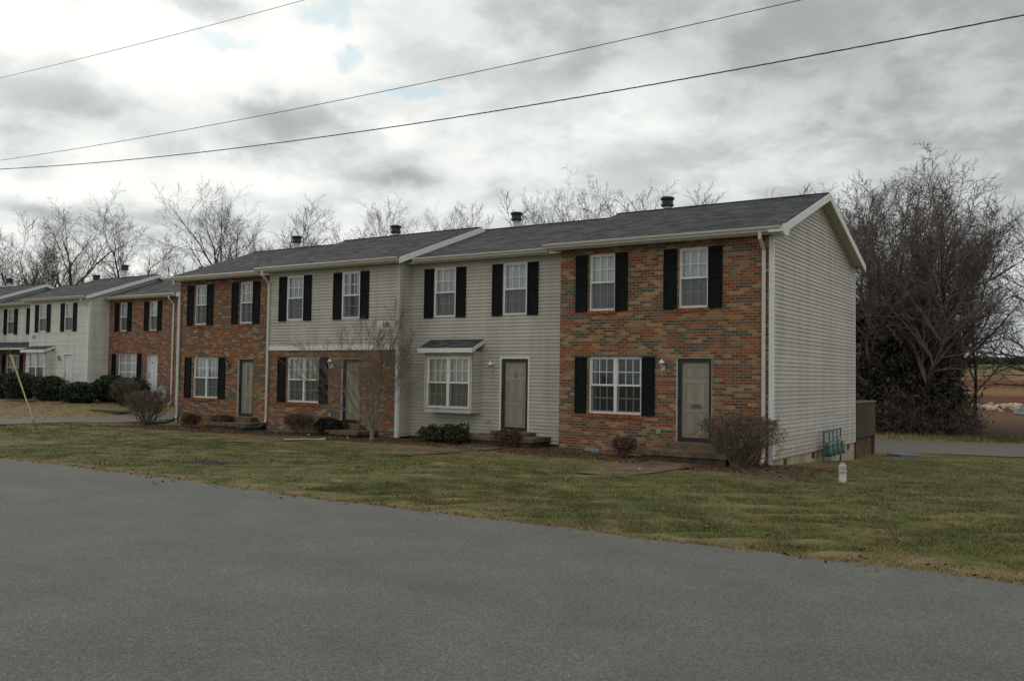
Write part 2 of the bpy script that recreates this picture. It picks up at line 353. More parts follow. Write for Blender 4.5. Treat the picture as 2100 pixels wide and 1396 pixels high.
def mulch_mask(w, pos):
    s = w.xyz(pos)
    wob = w.math('MULTIPLY', w.math('SUBTRACT', w.noise(pos, 0.9, 5, 0.6), 0.5), 2.4)
    y = w.math('ADD', s[1], wob)
    y2 = w.math('ADD', y, w.math('MULTIPLY', w.math('MULTIPLY', w.step(s[0], -3.2, -1.4), w.step(s[0], 2.0, .8)), 0.75))
    a = w.math('MULTIPLY', w.step(y2, -2.15, -1.75), w.step(y, 1.6, 0.9))
    a = w.math('MULTIPLY', a, w.math('MULTIPLY', w.step(w.math('ADD', s[0], wob), 1.7, 1.0), w.step(w.math('ADD', s[0], wob), -24.6, -23.9)))
    return a
def ground_fn(w, pos, b):
    s = w.xyz(pos)
    t = turf_mask(w, pos)
    fine = w.noise(pos, 24, 5, 0.7)
    green = w.mix(fine, (0.054, 0.066, 0.019), (0.115, 0.118, 0.040))
    straw = w.mix(fine, (0.130, 0.100, 0.050), (0.27, 0.210, 0.110))
    col = w.mix(t, green, straw)
    bare = w.step(w.noise(w.scale(pos, (0.9, 1.5, 1.0)), 1.3, 6, 0.6), 0.62, 0.70)
    col = w.mix(w.math('MULTIPLY', bare, 0.55), col, w.mix(fine, (0.10, 0.075, 0.050), (0.19, 0.145, 0.10)))
    mul = mulch_mask(w, pos)
    col = w.mix(w.math('MULTIPLY', mul, 0.92), col, w.mix(w.noise(pos, 30, 4, 0.75), (0.050, 0.030, 0.020), (0.170, 0.108, 0.070)))
    # the cleared field beyond the back drive: red clay in bands, dry grass higher up
    wob = w.math('MULTIPLY', w.math('SUBTRACT', w.noise(w.scale(pos, (0.35, 0.35, 1)), 0.6, 5), 0.5), 5.0)
    y = w.math('ADD', s[1], wob)
    field = w.step(y, 23.5, 25.5)
    band = w.ramp(w.math('DIVIDE', y, 130.0), [(0.0, (0.075, 0.048, 0.034)), (0.235, (0.095, 0.062, 0.040)), (0.30, (0.150, 0.098, 0.058)), (0.34, (0.140, 0.055, 0.034)), (0.43, (0.120, 0.040, 0.026)), (0.45, (0.200, 0.135, 0.068)), (0.485, (0.190, 0.120, 0.060)), (0.50, (0.135, 0.048, 0.030)), (0.545, (0.150, 0.058, 0.034)), (0.56, (0.200, 0.140, 0.070)), (0.67, (0.185, 0.140, 0.066)), (0.695, (0.110, 0.125, 0.050)), (0.74, (0.160, 0.145, 0.068))])
    band = w.mix(1.0, band, w.ramp(fine, [(0.2, (0.55, 0.52, 0.48)), (0.8, (1.15, 1.12, 1.02))]), 'MULTIPLY')
    right = w.step(s[0], -30.0, -18.0)
    col = w.mix(w.math('MULTIPLY', field, right), col, band)
    return col, (w.math('ADD', fine, w.math('MULTIPLY', w.noise(pos, 5, 4), 1.5)), 0.7, 0.04)
M['ground'] = material('lawn_and_soil', ground_fn, 0.95, 0.1)
def blade_fn(w, pos, b):
    t = turf_mask(w, pos)
    r = w.new('ShaderNodeNewGeometry').outputs['Random Per Island']
    green = w.ramp(r, [(0.0, (0.036, 0.062, 0.014)), (0.5, (0.078, 0.112, 0.027)), (0.78, (0.140, 0.145, 0.042)), (0.92, (0.31, 0.235, 0.105))])
    straw = w.ramp(r, [(0.0, (0.140, 0.102, 0.044)), (0.45, (0.255, 0.190, 0.088)), (0.8, (0.38, 0.295, 0.16)), (0.93, (0.105, 0.112, 0.028))])
    return w.mix(t, green, straw), None
M['blade'] = material('grass_blade', blade_fn, 0.8, 0.15)

def fine_grit(w, pos): return w.noise(pos, 70, 3, 0.75)
def asphalt_fn(w, pos, b):
    n = w.noise(pos, 130, 4, 0.8); n2 = w.noise(pos, 1.1, 5, 0.6); n3 = w.noise(w.scale(pos, (0.25, 1.6, 1)), 1.0, 4, 0.55)
    v = w.new('ShaderNodeTexVoronoi'); v.inputs['Scale'].default_value = 85; w.put(v.inputs['Vector'], pos)
    agg = w.math('ADD', w.math('MULTIPLY', n, 0.6), w.math('MULTIPLY', w.xyz(v.outputs['Color'])[0], 0.4))
    col = w.ramp(agg, [(0.22, (0.060, 0.059, 0.053)), (0.45, (0.102, 0.100, 0.089)), (0.62, (0.128, 0.125, 0.111)), (0.86, (0.265, 0.258, 0.232))])
    col = w.mix(w.step(n2, 0.3, 0.75), w.mix(1.0, col, (0.90, 0.90, 0.91), 'MULTIPLY'), w.mix(1.0, col, (1.10, 1.09, 1.07), 'MULTIPLY'))
    col = w.mix(w.math('MULTIPLY', w.step(n3, 0.56, 0.72), 0.35), col, w.mix(1.0, col, (0.80, 0.79, 0.77), 'MULTIPLY'))
    lane = w.noise(w.scale(pos, (0.05, 0.9, 1)), 1.0, 3, 0.5)
    col = w.mix(w.math('MULTIPLY', w.step(lane, 0.42, 0.62), 0.30), col, w.mix(1.0, col, (0.80, 0.79, 0.78), 'MULTIPLY'))
    stain = w.step(w.noise(w.vmath('ADD', pos, (5.0, 9.0, 0.0)), 0.55, 5, 0.62), 0.60, 0.74)
    col = w.mix(w.math('MULTIPLY', stain, 0.35), col, w.mix(1.0, col, (0.72, 0.70, 0.66), 'MULTIPLY'))
    verge = w.math('ADD', w.xyz(pos)[1], w.math('MULTIPLY', w.math('SUBTRACT', w.noise(pos, 2.2, 5, 0.65), 0.5), 1.1))
    col = w.mix(w.math('MULTIPLY', w.step(verge, -12.15, -11.45), 0.55), col, w.mix(fine_grit(w, pos), (0.075, 0.062, 0.045), (0.185, 0.160, 0.120)))
    # hairline cracks
    cr = w.new('ShaderNodeTexVoronoi', feature='DISTANCE_TO_EDGE'); cr.inputs['Scale'].default_value = 0.16
    w.put(cr.inputs['Vector'], w.vmath('ADD', pos, w.vmath('SCALE', w.noise(pos, 1.8, 6, 0.7, col=True), 1.6)))
    crack = w.math('MULTIPLY', w.math('SUBTRACT', 1.0, w.step(cr.outputs[0], 0.0, 0.0035)), w.step(w.noise(pos, 0.35, 2), 0.5, 0.62))
    col = w.mix(w.math('MULTIPLY', crack, 0.45), col, (0.05, 0.048, 0.045))
    return col, (agg, 0.55, 0.008)
M['asphalt'] = material('asphalt', asphalt_fn, 0.92, 0.2)

# ------------------------------------------------------------------ mesh helpers
class MB:
    def __init__(s): s.v = []; s.f = []
    def quad(s, a, b, c, d):
        i = len(s.v); s.v += [tuple(a), tuple(b), tuple(c), tuple(d)]; s.f.append((i, i+1, i+2, i+3)); return s
    def poly(s, pts):
        i = len(s.v); s.v += [tuple(p) for p in pts]; s.f.append(tuple(range(i, i+len(pts)))); return s
    def box(s, x0, x1, y0, y1, z0, z1):
        i = len(s.v)
        s.v += [(x0,y0,z0),(x1,y0,z0),(x1,y1,z0),(x0,y1,z0),(x0,y0,z1),(x1,y0,z1),(x1,y1,z1),(x0,y1,z1)]
        s.f += [tuple(i+k for k in q) for q in ((0,3,2,1),(4,5,6,7),(0,1,5,4),(1,2,6,5),(2,3,7,6),(3,0,4,7))]; return s
    def rim(s, x0, x1, z0, z1, t, y0, y1, tb=None):       # rectangular frame in the XZ plane
        tb = t if tb is None else tb
        s.box(x0, x0+t, y0, y1, z0, z1); s.box(x1-t, x1, y0, y1, z0, z1)
        s.box(x0+t, x1-t, y0, y1, z1-t, z1); s.box(x0+t, x1-t, y0, y1, z0, z0+tb); return s
    def prism(s, prof, axis, a0, a1):                      # profile in the other two axes, swept along axis
        n = len(prof); i = len(s.v)
        def p(q, a): return (a, q[0], q[1]) if axis == 0 else ((q[0], a, q[1]) if axis == 1 else (q[0], q[1], a))
        s.v += [p(q, a0) for q in prof] + [p(q, a1) for q in prof]
        s.f += [(i+k, i+(k+1)%n, i+n+(k+1)%n, i+n+k) for k in range(n)]
        s.f += [tuple(i+k for k in reversed(range(n))), tuple(i+n+k for k in range(n))]; return s
    def tube(s, pts, rad, k=8, cap=True):
        pts = [Vector(p) for p in pts]; n = len(pts)
        if isinstance(rad, (int, float)): rad = [rad]*n
        i = len(s.v); ref = None
        for j, p in enumerate(pts):
            t = (pts[min(j+1, n-1)] - pts[max(j-1, 0)])
            t = t.normalized() if t.length > 1e-9 else Vector((0, 0, 1))
            if ref is None or abs(ref.dot(t)) > 0.95: ref = Vector((0, 0, 1)) if abs(t.z) < 0.9 else Vector((1, 0, 0))
            u = t.cross(ref).normalized(); v = u.cross(t)
            for q in range(k):
                a = 2*math.pi*q/k; s.v.append(tuple(p + (u*math.cos(a)+v*math.sin(a))*rad[j]))
        for j in range(n-1):
            for q in range(k):
                s.f.append((i+j*k+q, i+j*k+(q+1)%k, i+(j+1)*k+(q+1)%k, i+(j+1)*k+q))
        if cap: s.f += [tuple(i+q for q in reversed(range(k))), tuple(i+(n-1)*k+q for q in range(k))]
        return s
    def lathe(s, c, prof, k=16, axis=2):
        pts = []
        for r, h in prof: pts.append((r, h))
        i = len(s.v)
        for r, h in pts:
            for q in range(k):
                a = 2*math.pi*q/k
                o = (math.cos(a)*r, math.sin(a)*r, h) if axis == 2 else ((math.cos(a)*r, h, math.sin(a)*r) if axis == 1 else (h, math.cos(a)*r, math.sin(a)*r))
                s.v.append((c[0]+o[0], c[1]+o[1], c[2]+o[2]))
        for j in range(len(pts)-1):
            for q in range(k): s.f.append((i+j*k+q, i+j*k+(q+1)%k, i+(j+1)*k+(q+1)%k, i+(j+1)*k+q))
        s.f += [tuple(i+q for q in range(k)), tuple(i+(len(pts)-1)*k+q for q in range(k))]
        return s

def origin(o):
    v = Vector((0, 0, 0))
    while o is not None: v += o.location; o = o.parent
    return v
def link_mesh(name, me, mt, parent=None, smooth=False):
    o = bpy.data.objects.new(name, me); COL.objects.link(o); me.materials.append(mt)
    if parent is not None: o.parent = parent
    if smooth and len(me.polygons): me.polygons.foreach_set('use_smooth', [True]*len(me.polygons))
    return o
def build(mb, name, mt, parent=None, smooth=False, loc=None, bevel=None):
    me = bpy.data.meshes.new(name)
    if parent is not None: off = origin(parent)
    elif loc is not None: off = Vector(loc)
    else: off = Vector((0, 0, 0))
    me.from_pydata([(x-off.x, y-off.y, z-off.z) for x, y, z in mb.v], [], mb.f); me.update()
    o = link_mesh(name, me, mt, parent, smooth)
    if parent is None and loc is not None: o.location = loc
    if bevel:
        b = o.modifiers.new('edge', 'BEVEL'); b.width = bevel; b.segments = 2; b.limit_method = 'ANGLE'
    return o
def mesh_np(name, V, Fc, mt, parent=None, k=3):
    """numpy verts (n,3) and faces (m,k)"""
    V = np.asarray(V, np.float32); Fc = np.asarray(Fc, np.int32)
    me = bpy.data.meshes.new(name); me.vertices.add(len(V)); me.vertices.foreach_set('co', V.ravel())
    me.loops.add(Fc.size); me.loops.foreach_set('vertex_index', Fc.ravel())
    me.polygons.add(len(Fc)); me.polygons.foreach_set('loop_start', np.arange(0, Fc.size, k, dtype=np.int32))
    me.update(calc_edges=True)
    return link_mesh(name, me, mt, parent)
def tag(o, label=None, cat=None, group=None, kind=None):
    if label: o['label'] = label
    if cat: o['category'] = cat
    if group: o['group'] = group
    if kind: o['kind'] = kind
    return o
def empty(name, loc, label=None, cat=None, group=None):
    o = bpy.data.objects.new(name, None); o.location = loc; o.empty_display_size = 0.3; COL.objects.link(o)
    return tag(o, label, cat, group)
def text_part(name, s, parent, loc, size, mt, spacing=1.0, rot=(R(90), 0, 0)):
    cu = bpy.data.curves.new(name, 'FONT'); cu.body = s; cu.size = size; cu.extrude = 0.003; cu.align_x = 'CENTER'; cu.align_y = 'CENTER'; cu.space_line = spacing; cu.offset = 0.004*size/0.1
    tmp = bpy.data.objects.new(name+'_curve', cu); COL.objects.link(tmp)
    dg = bpy.context.evaluated_depsgraph_get(); me = bpy.data.meshes.new_from_object(tmp.evaluated_get(dg))
    bpy.data.objects.remove(tmp); bpy.data.curves.remove(cu)
    me.transform(Matrix.Translation(Vector(loc)-origin(parent)) @ Matrix.Rotation(rot[0], 4, 'X'))
    me.materials.clear()
    return link_mesh(name, me, mt, parent)

# ------------------------------------------------------------------ ground
GP = np.array([
 (0,-.5,-.14),(-3,-.6,-.12),(-6,-.5,-.07),(-9,-.3,-.05),(-12,-.5,-.07),(-15,-.5,-.09),(-18,-.3,-.12),(-20.5,.3,-.15),(-23.5,0,-.17),
 (0,8.1,-.56),(.4,6,-.45),(.3,4,-.33),(.3,2,-.22),(2,-2,-.17),(3,6,-.45),(6,10,-.6),(-23,9,-.4),(-12,9.5,-.6),(-6,4,-.3),(-12,4,-.3),(-18,4,-.3),(0,14,-.6),(4,16,-.65),(-2,20,-.65),(4,22,-.65),(10,10,-.55),(10,0,-.15),
 (-30,-11.6,0),(-20,-11.6,.02),(-12,-11.6,.05),(-6,-11.6,.05),(0,-11.6,.06),(6,-11.6,.08),(12,-11.6,.1),(-30,-21,.1),(-18,-21,.12),(-8,-21,.13),(0,-21,.13),(7,-21,.14),(14,-21,.14),(-10,-32,.1),(8,-32,.1),
 (-6,-6,0),(-12,-6,0),(-18,-6,-.03),(0,-6,-.03),(4,-6,-.05),(9,-6,-.02),(-9,-3,-.03),(-15,-3,-.05),(-3,-3,-.08),(3,1,-.25),
 (-26,-4,-.03),(-27,2,-.08),(-28,8,-.1),(-29,16,-.1),(-31,4.5,.06),(-34,5,.2),(-38,4,.23),(-44,4.5,.26),(-50,5,.28),(-36,7,.33),(-41,5.9,.33),(-50,7,.33),(-36,10,.3),(-42,10,.3),(-40,-2,.1),(-40,-8,.05),(-45,16,.3),(-34,16,.1),(-60,10,.3),(-60,0,.1),(-14,25,-.6),(-30,30,-.3),(-60,30,.2),(8,30,-.7),(-6,30,-.7)])
HY = np.array([-100, 24, 31, 47, 64, 94, 109, 128, 400]); HZ = np.array([0, 0, .2, .9, 1.8, 4.4, 5.5, 5.7, 3.0])
def gz(x, y):
    x = np.asarray(x, float); y = np.asarray(y, float)
    sh = x.shape; X = x.ravel()[:, None]; Y = y.ravel()[:, None]
    d2 = (X-GP[:, 0])**2 + (Y-GP[:, 1])**2
    wt = 1.0/(d2+1.6)**2
    z = (wt*GP[:, 2]).sum(1)/wt.sum(1)
    t = np.clip((x.ravel()+48)/28, 0, 1); t = t*t*(3-2*t)
    z = z + t*np.interp(y.ravel(), HY, HZ)
    return z.reshape(sh)
def gh(x, y): return float(gz(np.array([x]), np.array([y]))[0])
def road_edge(x): return -11.72 + 0.035*np.sin(np.asarray(x)*5.3+1.7*np.sin(np.asarray(x)*1.9)) + 0.022*np.sin(np.asarray(x)*13.1+2*np.sin(np.asarray(x)*3.7)) + 0.015*np.sin(np.asarray(x)*29.0) - 0.16*np.clip((np.asarray(x)-(-2))/8.0, -1, 1)*1.0 + 0.05*np.sin(np.asarray(x)*0.55) + 0.02*np.sin(np.asarray(x)*2.3)
def drive_l(y): return -28.9 - 0.55*(np.asarray(y)+4)*0.12, -25.3 - 0.55*(np.asarray(y)+4)*0.12     # x range of the side drive
def drive_r_near(x): return 12.2 + 0.55*np.asarray(x)
def drive_r_far(x): return 21.0 + 0.5*np.asarray(x)
def paved_depth(x, y):
    """positive inside paving, negative outside (metres, roughly)"""
    d = np.minimum(road_edge(x)-y, y+29.0)
    a, b = drive_l(y); d = np.maximum(d, np.minimum(np.minimum(x-a, b-x), np.minimum(y+29, 30-y)))
    near, far = drive_r_near(x), drive_r_far(x)
    d = np.maximum(d, np.minimum(np.minimum(y-near, far-y), x+9.0))
    return d
def axis_pts(lo, hi, dense, out_lo, out_hi):
    a = np.arange(lo, hi+1e-6, dense)
    l = lo - np.geomspace(dense*1.5, lo-out_lo, 26)[::1]; r = hi + np.geomspace(dense*1.5, out_hi-hi, 26)
    return np.concatenate([l[::-1], a, r])
gx = axis_pts(-56, 14, 0.35, -900, 900); gy = axis_pts(-14, 30, 0.35, -300, 1500)
GX, GY = np.meshgrid(gx, gy)
GZ = gz(GX, GY)
rs = np.random.RandomState(3)
GZ = GZ + rs.normal(0, 0.012, GZ.shape)*(np.abs(GY) < 40)
GZ -= 0.10*np.clip(paved_depth(GX, GY)/0.5+0.2, 0, 1)
nx, ny = len(gx), len(gy)
V = np.stack([GX.ravel(), GY.ravel(), GZ.ravel()], 1)
ii, jj = np.meshgrid(np.arange(nx-1), np.arange(ny-1)); a = (jj*nx+ii).ravel()
lawn = tag(mesh_np('lawn', V, np.stack([a, a+1, a+nx+1, a+nx], 1), M['ground'], k=4), kind='structure')
lawn.data.polygons.foreach_set('use_smooth', [True]*len(lawn.data.polygons))

def sheet(name, us, vs, fn, lift, mt):
    U, W = np.meshgrid(us, vs); X, Y = fn(U, W); Z = gz(X, Y)+lift
    n = len(us); V = np.stack([X.ravel(), Y.ravel(), Z.ravel()], 1)
    ii, jj = np.meshgrid(np.arange(n-1), np.arange(len(vs)-1)); a = (jj*n+ii).ravel()
    return tag(mesh_np(name, V, np.stack([a, a+1, a+n+1, a+n], 1), mt, k=4), kind='structure')
sheet('road', np.concatenate([np.linspace(-120, -34, 20), np.arange(-33, 20, 0.06), np.linspace(22, 90, 16)]), np.linspace(0, 1, 24),
      lambda u, v: (u, road_edge(u)*(1-v) + (-29.0)*v), 0.004, M['asphalt'])
def left_drive(u, v):
    a, b = drive_l(v); return a*(1-u)+b*u, v
sheet('side_driveway', np.linspace(0, 1, 12), np.linspace(-11.3, 30, 90), left_drive, 0.012, M['asphalt'])
sheet('back_driveway', np.arange(-9, 40, 0.5), np.linspace(0, 1, 20), lambda u, v: (u, drive_r_near(u)*(1-v)+drive_r_far(u)*v), 0.012, M['asphalt'])
def walk(name, corners, lift=0.02):
    c = [np.array(p, float) for p in corners]
    def fn(u, v):
        X = (c[0][0]*(1-u)+c[1][0]*u)*(1-v)+(c[3][0]*(1-u)+c[2][0]*u)*v
        Y = (c[0][1]*(1-u)+c[1][1]*u)*(1-v)+(c[3][1]*(1-u)+c[2][1]*u)*v
        return X, Y
    sheet(name, np.linspace(0, 1, 8), np.linspace(0, 1, 24), fn, lift, M['slab'])
WALKS = [[(-2.4, -5.2), (-1.2, -5.5), (-1.2, -1.2), (-2.5, -1.2)], [(-8.2, -5.1), (-7.0, -4.9), (-7.0, -.6), (-8.1, -.6)], [(-13.9, -5.0), (-12.8, -4.8), (-12.9, -1.1), (-14.0, -1.1)]]
for c in WALKS: walk('footpath', c)

# ------------------------------------------------------------------ house pieces
CO = 0.1016
def brick_wall(mb, x0, x1, z0, z1, y, holes, reveal=0.10):
    """flat wall facing -Y cut round its openings, with the brick returns of each opening"""
    xs = sorted({x0, x1} | {h[0] for h in holes} | {h[1] for h in holes}); zs = sorted({z0, z1} | {h[2] for h in holes} | {h[3] for h in holes})
    xs = [x for x in xs if x0 <= x <= x1]; zs = [z for z in zs if z0 <= z <= z1]
    for a, b in zip(xs, xs[1:]):
        for c, d in zip(zs, zs[1:]):
            mx, mz = (a+b)/2, (c+d)/2
            if any(h[0] < mx < h[1] and h[2] < mz < h[3] for h in holes): continue
            mb.quad((a, y, c), (b, y, c), (b, y, d), (a, y, d))
    for h in holes:
        a, b, c, d = h[:4]
        mb.quad((a, y, c), (a, y+reveal, c), (a, y+reveal, d), (a, y, d)); mb.quad((b, y, c), (b, y, d), (b, y+reveal, d), (b, y+reveal, c))
        mb.quad((a, y, d), (a, y+reveal, d), (b, y+reveal, d), (b, y, d)); mb.quad((a, y, c), (b, y, c), (b, y+reveal, c), (a, y+reveal, c))

def lap_siding(mb, axis, plane, a0, a1, z0, z1, holes=(), sign=-1, clip=None):
    """lapped courses; axis 0: wall along X facing sign*Y, axis 1: wall along Y facing sign*X. clip(z) -> (lo, hi)"""
    def P(a, off, z):
        o = plane + sign*off
        return (a, o, z) if axis == 0 else (o, a, z)
    def lip(q): return 0.022-0.006*q/.070 if q <= .0701 else 0.0      # face board, then the shadow groove under the next lip
    n = int(math.ceil((z1-z0)/CO))
    for i in range(n):
        zb = z0+i*CO; zt = min(zb+CO, z1)
        cuts = sorted({zb, zt} | {q for q in (zb+.070, zb+.074) if q < zt} | {h[2] for h in holes if zb < h[2] < zt} | {h[3] for h in holes if zb < h[3] < zt})
        for c, d in zip(cuts, cuts[1:]):
            oc, od = lip(c-zb), lip(d-zb)
            mz = (c+d)/2
            spans = [(a0, a1)]
            for h in holes:
                if h[2] < mz < h[3]:
                    ns = []
                    for s, e in spans:
                        if h[1] <= s or h[0] >= e: ns.append((s, e)); continue
                        if h[0] > s: ns.append((s, h[0]))
                        if h[1] < e: ns.append((h[1], e))
                    spans = ns
            for s, e in spans:
                sc, ec, sd, ed = s, e, s, e
                if clip:
                    l, r = clip(c); sc, ec = max(s, l), min(e, r); l, r = clip(d); sd, ed = max(s, l), min(e, r)
                    if ec <= sc: continue
                    if ed <= sd: sd = ed = (sd+ed)/2
                mb.quad(P(sc, oc, c), P(ec, oc, c), P(ed, od, d), P(sd, od, d))
                if c == zb: mb.quad(P(sc, 0, c), P(ec, 0, c), P(ec, oc, c), P(sc, oc, c))

def make_window(parent, x0, x1, z0, z1, y, units=1, recess=True, cloth='curtain', fold=0.02, sill=None, cover=1.0, screens=True, cols=3, rows=2, simple=False, label=None, single=False):
    """double-hung window: frame and sashes, muntin grid, glass, screen, cloth"""
    yf = y+0.045 if recess else y-0.035
    f = MB(); f.rim(x0, x1, z0, z1, 0.045, yf, yf+0.09)
    g = MB(); gl = MB(); sc = MB()
    W = (x1-x0); uw = W/units
    zm = (z0+z1)/2
    for k in range(units):
        a, b = x0+k*uw, x0+(k+1)*uw
        if k: f.box(a-0.045, a+0.045, yf-0.002, yf+0.09, z0+0.045, z1-0.045)
        ia = a+(0.045 if k == 0 or units > 1 else 0.045); ib = b-0.045
        zb, zt = z0+0.045, z1-0.045
        if single:
            gl.quad((ia, yf+0.05, zb), (ib, yf+0.05, zb), (ib, yf+0.05, zt), (ia, yf+0.05, zt))
            for q in range(1, cols): g.box(ia+(ib-ia)*q/cols-0.014, ia+(ib-ia)*q/cols+0.014, yf+0.036, yf+0.048, zb, zt)
            for q in range(1, rows): g.box(ia, ib, yf+0.034, yf+0.049, zb+(zt-zb)*q/rows-0.014, zb+(zt-zb)*q/rows+0.014)
            continue
        # upper sash in front, lower sash behind the screen
        f.rim(ia, ib, zm-0.02, zt, 0.028, yf+0.022, yf+0.058); f.rim(ia, ib, zb, zm+0.02, 0.030, yf+0.060, yf+0.088)
        f.box(ia, ib, yf+0.008, yf+0.021, zm-0.026, zm+0.024)
        gl.quad((ia+.02, yf+0.038, zm), (ib-.02, yf+0.038, zm), (ib-.02, yf+0.038, zt-.02), (ia+.02, yf+0.038, zt-.02))
        gl.quad((ia+.02, yf+0.074, zb+.02), (ib-.02, yf+0.074, zb+.02), (ib-.02, yf+0.074, zm), (ia+.02, yf+0.074, zm))
        for (lo, hi, yy) in ((zm+0.008, zt-0.028, yf+0.042), (zb+0.03, zm-0.01, yf+0.078)):
            for q in range(1, cols): xx = ia+0.028+(ib-ia-0.056)*q/cols; g.box(xx-0.014, xx+0.014, yy, yy+0.008, lo, hi)
            for q in range(1, rows): zz = lo+(hi-lo)*q/rows; g.box(ia+.028, ib-.028, yy-0.001, yy+0.009, zz-0.014, zz+0.014)
        if screens: sc.quad((ia, yf+0.014, zb), (ib, yf+0.014, zb), (ib, yf+0.014, zm-0.026), (ia, yf+0.014, zm-0.026))
    w = build(f, 'window', M['sash'], parent)
    if label: w['label'] = label
    build(gl, 'pane', M['glass'], w); build(g, 'muntin_grid', M['grid'], w)
    if sc.v: build(sc, 'insect_screen', M['screen'], w)
    if sill and recess:
        s = MB(); nb = max(4, int(round((W+0.10)/0.075))); bw = (W+0.10)/nb
        for q in range(nb):
            xa = x0-0.05+q*bw
            s.prism([(y-0.035, z0-0.105), (y+0.05, z0-0.105), (y+0.05, z0-0.004), (y-0.030, z0-0.018)], 0, xa+0.004, xa+bw-0.004)
        s.box(x0-0.048, x1+0.048, y-0.024, y+0.045, z0-0.100, z0-0.022)
        build(s, 'sill', M['rowlock'], w)
    if cloth:
        yc = yf+0.125
        for lo, hi in ((x0+0.02, x0+0.02+(W-0.04)*cover/2), (x1-0.02-(W-0.04)*cover/2, x1-0.02)):
            c = MB(); n = max(6, int((hi-lo)/0.018)); ph = random.random()*6
            xs = [lo+(hi-lo)*i/n for i in range(n+1)]
            ys = [yc+fold*math.sin(x*2*math.pi/0.115+ph+0.8*math.sin(x*9)) for x in xs]
            for i in range(n): c.quad((xs[i], ys[i], z0-.02), (xs[i+1], ys[i+1], z0-.02), (xs[i+1], ys[i+1], z1+.02), (xs[i], ys[i], z1+.02))
            build(c, 'curtain', M[cloth], w)
    return w

def make_shutter(parent, x0, x1, z0, z1, y):
    s = MB(); t = 0.045
    y0, y1 = y-0.038, y-0.004
    s.box(x0, x0+t, y0, y1, z0, z1); s.box(x1-t, x1, y0, y1, z0, z1)
    zm = (z0+z1)/2
    for za, zb in ((z0, z0+0.07), (zm-0.03, zm+0.03), (z1-0.07, z1)): s.box(x0+t, x1-t, y0, y1, za, zb)
    for za, zb in ((z0+0.07, zm-0.03), (zm+0.03, z1-0.07)):
        n = int((zb-za)/0.05)
        for i in range(n):
            zc = za+(i+0.5)*(zb-za)/n; h = 0.5*(zb-za)/n
            s.quad((x0+t, y0+0.006, zc-h), (x1-t, y0+0.006, zc-h), (x1-t, y0+0.022, zc+h), (x0+t, y0+0.022, zc+h))
    return build(s, 'shutter', M['shutter'], parent)

def make_door(parent, x0, x1, z0, z1, y, storm=True, white=False, marks=None, recess=True):
    mt = M['door_white'] if white else M['door']
    d = MB(); yd = y+(0.135 if recess else 0.06); t = 0.10 if storm else 0.05
    a, b, c, e = x0+t, x1-t, z0+0.06, z1-t
    d.box(a-.05, b+.05, yd, yd+0.04, c-.05, e+.05)
    # six raised panels: mouldings stand proud of the leaf
    W, H = b-a, e-c
    for (za, zb) in ((0.06, 0.36), (0.42, 0.74), (0.80, 0.95)):
        for (xa, xb) in ((0.12, 0.46), (0.54, 0.88)):
            d.rim(a+W*xa, a+W*xb, c+H*za, c+H*zb, 0.018, yd-0.016, yd)
            d.box(a+W*xa+.045, a+W*xb-.045, yd-0.010, yd, c+H*za+.045, c+H*zb-.045)
    o = build(d, 'front_door', mt, parent)
    j = MB()
    jf = y+0.012 if recess else y-0.03; jw = 0.014 if recess else 0.05
    j.box(x0-jw, x0, jf, y+0.16, z0, z1+jw); j.box(x1, x1+jw, jf, y+0.16, z0, z1+jw); j.box(x0, x1, jf, y+0.16, z1, z1+jw)
    build(j, 'door_jamb', M['white'], o)
    h = MB()
    if storm:
        sd = 0.07 if recess else -0.005
        s = MB(); s.rim(x0+.002, x1-.002, z0, z1-.002, 0.092, y+sd, y+sd+0.03, 0.11)
        build(s, 'storm_door_frame', M['storm'], o)
        g = MB(); g.quad((x0+.06, y+sd+0.016, z0+.09), (x1-.06, y+sd+0.016, z0+.09), (x1-.06, y+sd+0.016, z1-.06), (x0+.06, y+sd+0.016, z1-.06)); build(g, 'storm_glass', M['storm_glass'], o)
        hx, hy = x0+.045, y+sd-0.015
    else: hx, hy = x0+.10, yd-0.035
    zc = z0+0.98
    h.tube([(hx, hy+.02, zc+.09), (hx, hy-.02, zc+.07), (hx, hy-.02, zc-.05), (hx, hy+.02, zc-.07)], 0.012, 6)
    h.lathe((hx, hy+.015, zc+.16), [(0.03, 0.0), (0.03, -0.02), (0.015, -0.03)], 10, axis=1)
    build(h, 'handle', M['dark_metal'], o)
    if marks:
        for s_, fx, fz, sz, sp in marks: text_part('door_number', s_, o, (a+W*fx, yd-0.020, c+H*fz), sz, M['number'], sp)
    return o

def make_wall_lamp(parent, x, y, z, dark=False):
    mt = M['dark_metal'] if dark else M['lamp']
    l = MB(); l.box(x-.035, x+.035, y-0.02, y, z-.13, z+.0)
    l.tube([(x, y-0.02, z-.08), (x, y-.07, z-.11), (x, y-.12, z-.06)], 0.012, 6)
    l.lathe((x, y-.12, z), [(0.006, .17), (0.012, .15), (.022, .13), (.078, .075), (.080, .062), (.05, .058)], 10)
    l.lathe((x, y-.12, z), [(0.008, -.16), (0.012, -.11), (0.035, -.085), (0.036, -.075)], 10)
    o = build(l, 'wall_lamp', mt, parent)
    g = MB(); g.lathe((x, y-.12, z), [(0.030, -.075), (0.055, .056)], 10); build(g, 'lamp_glass', M['meter_grey'], o)
    return o

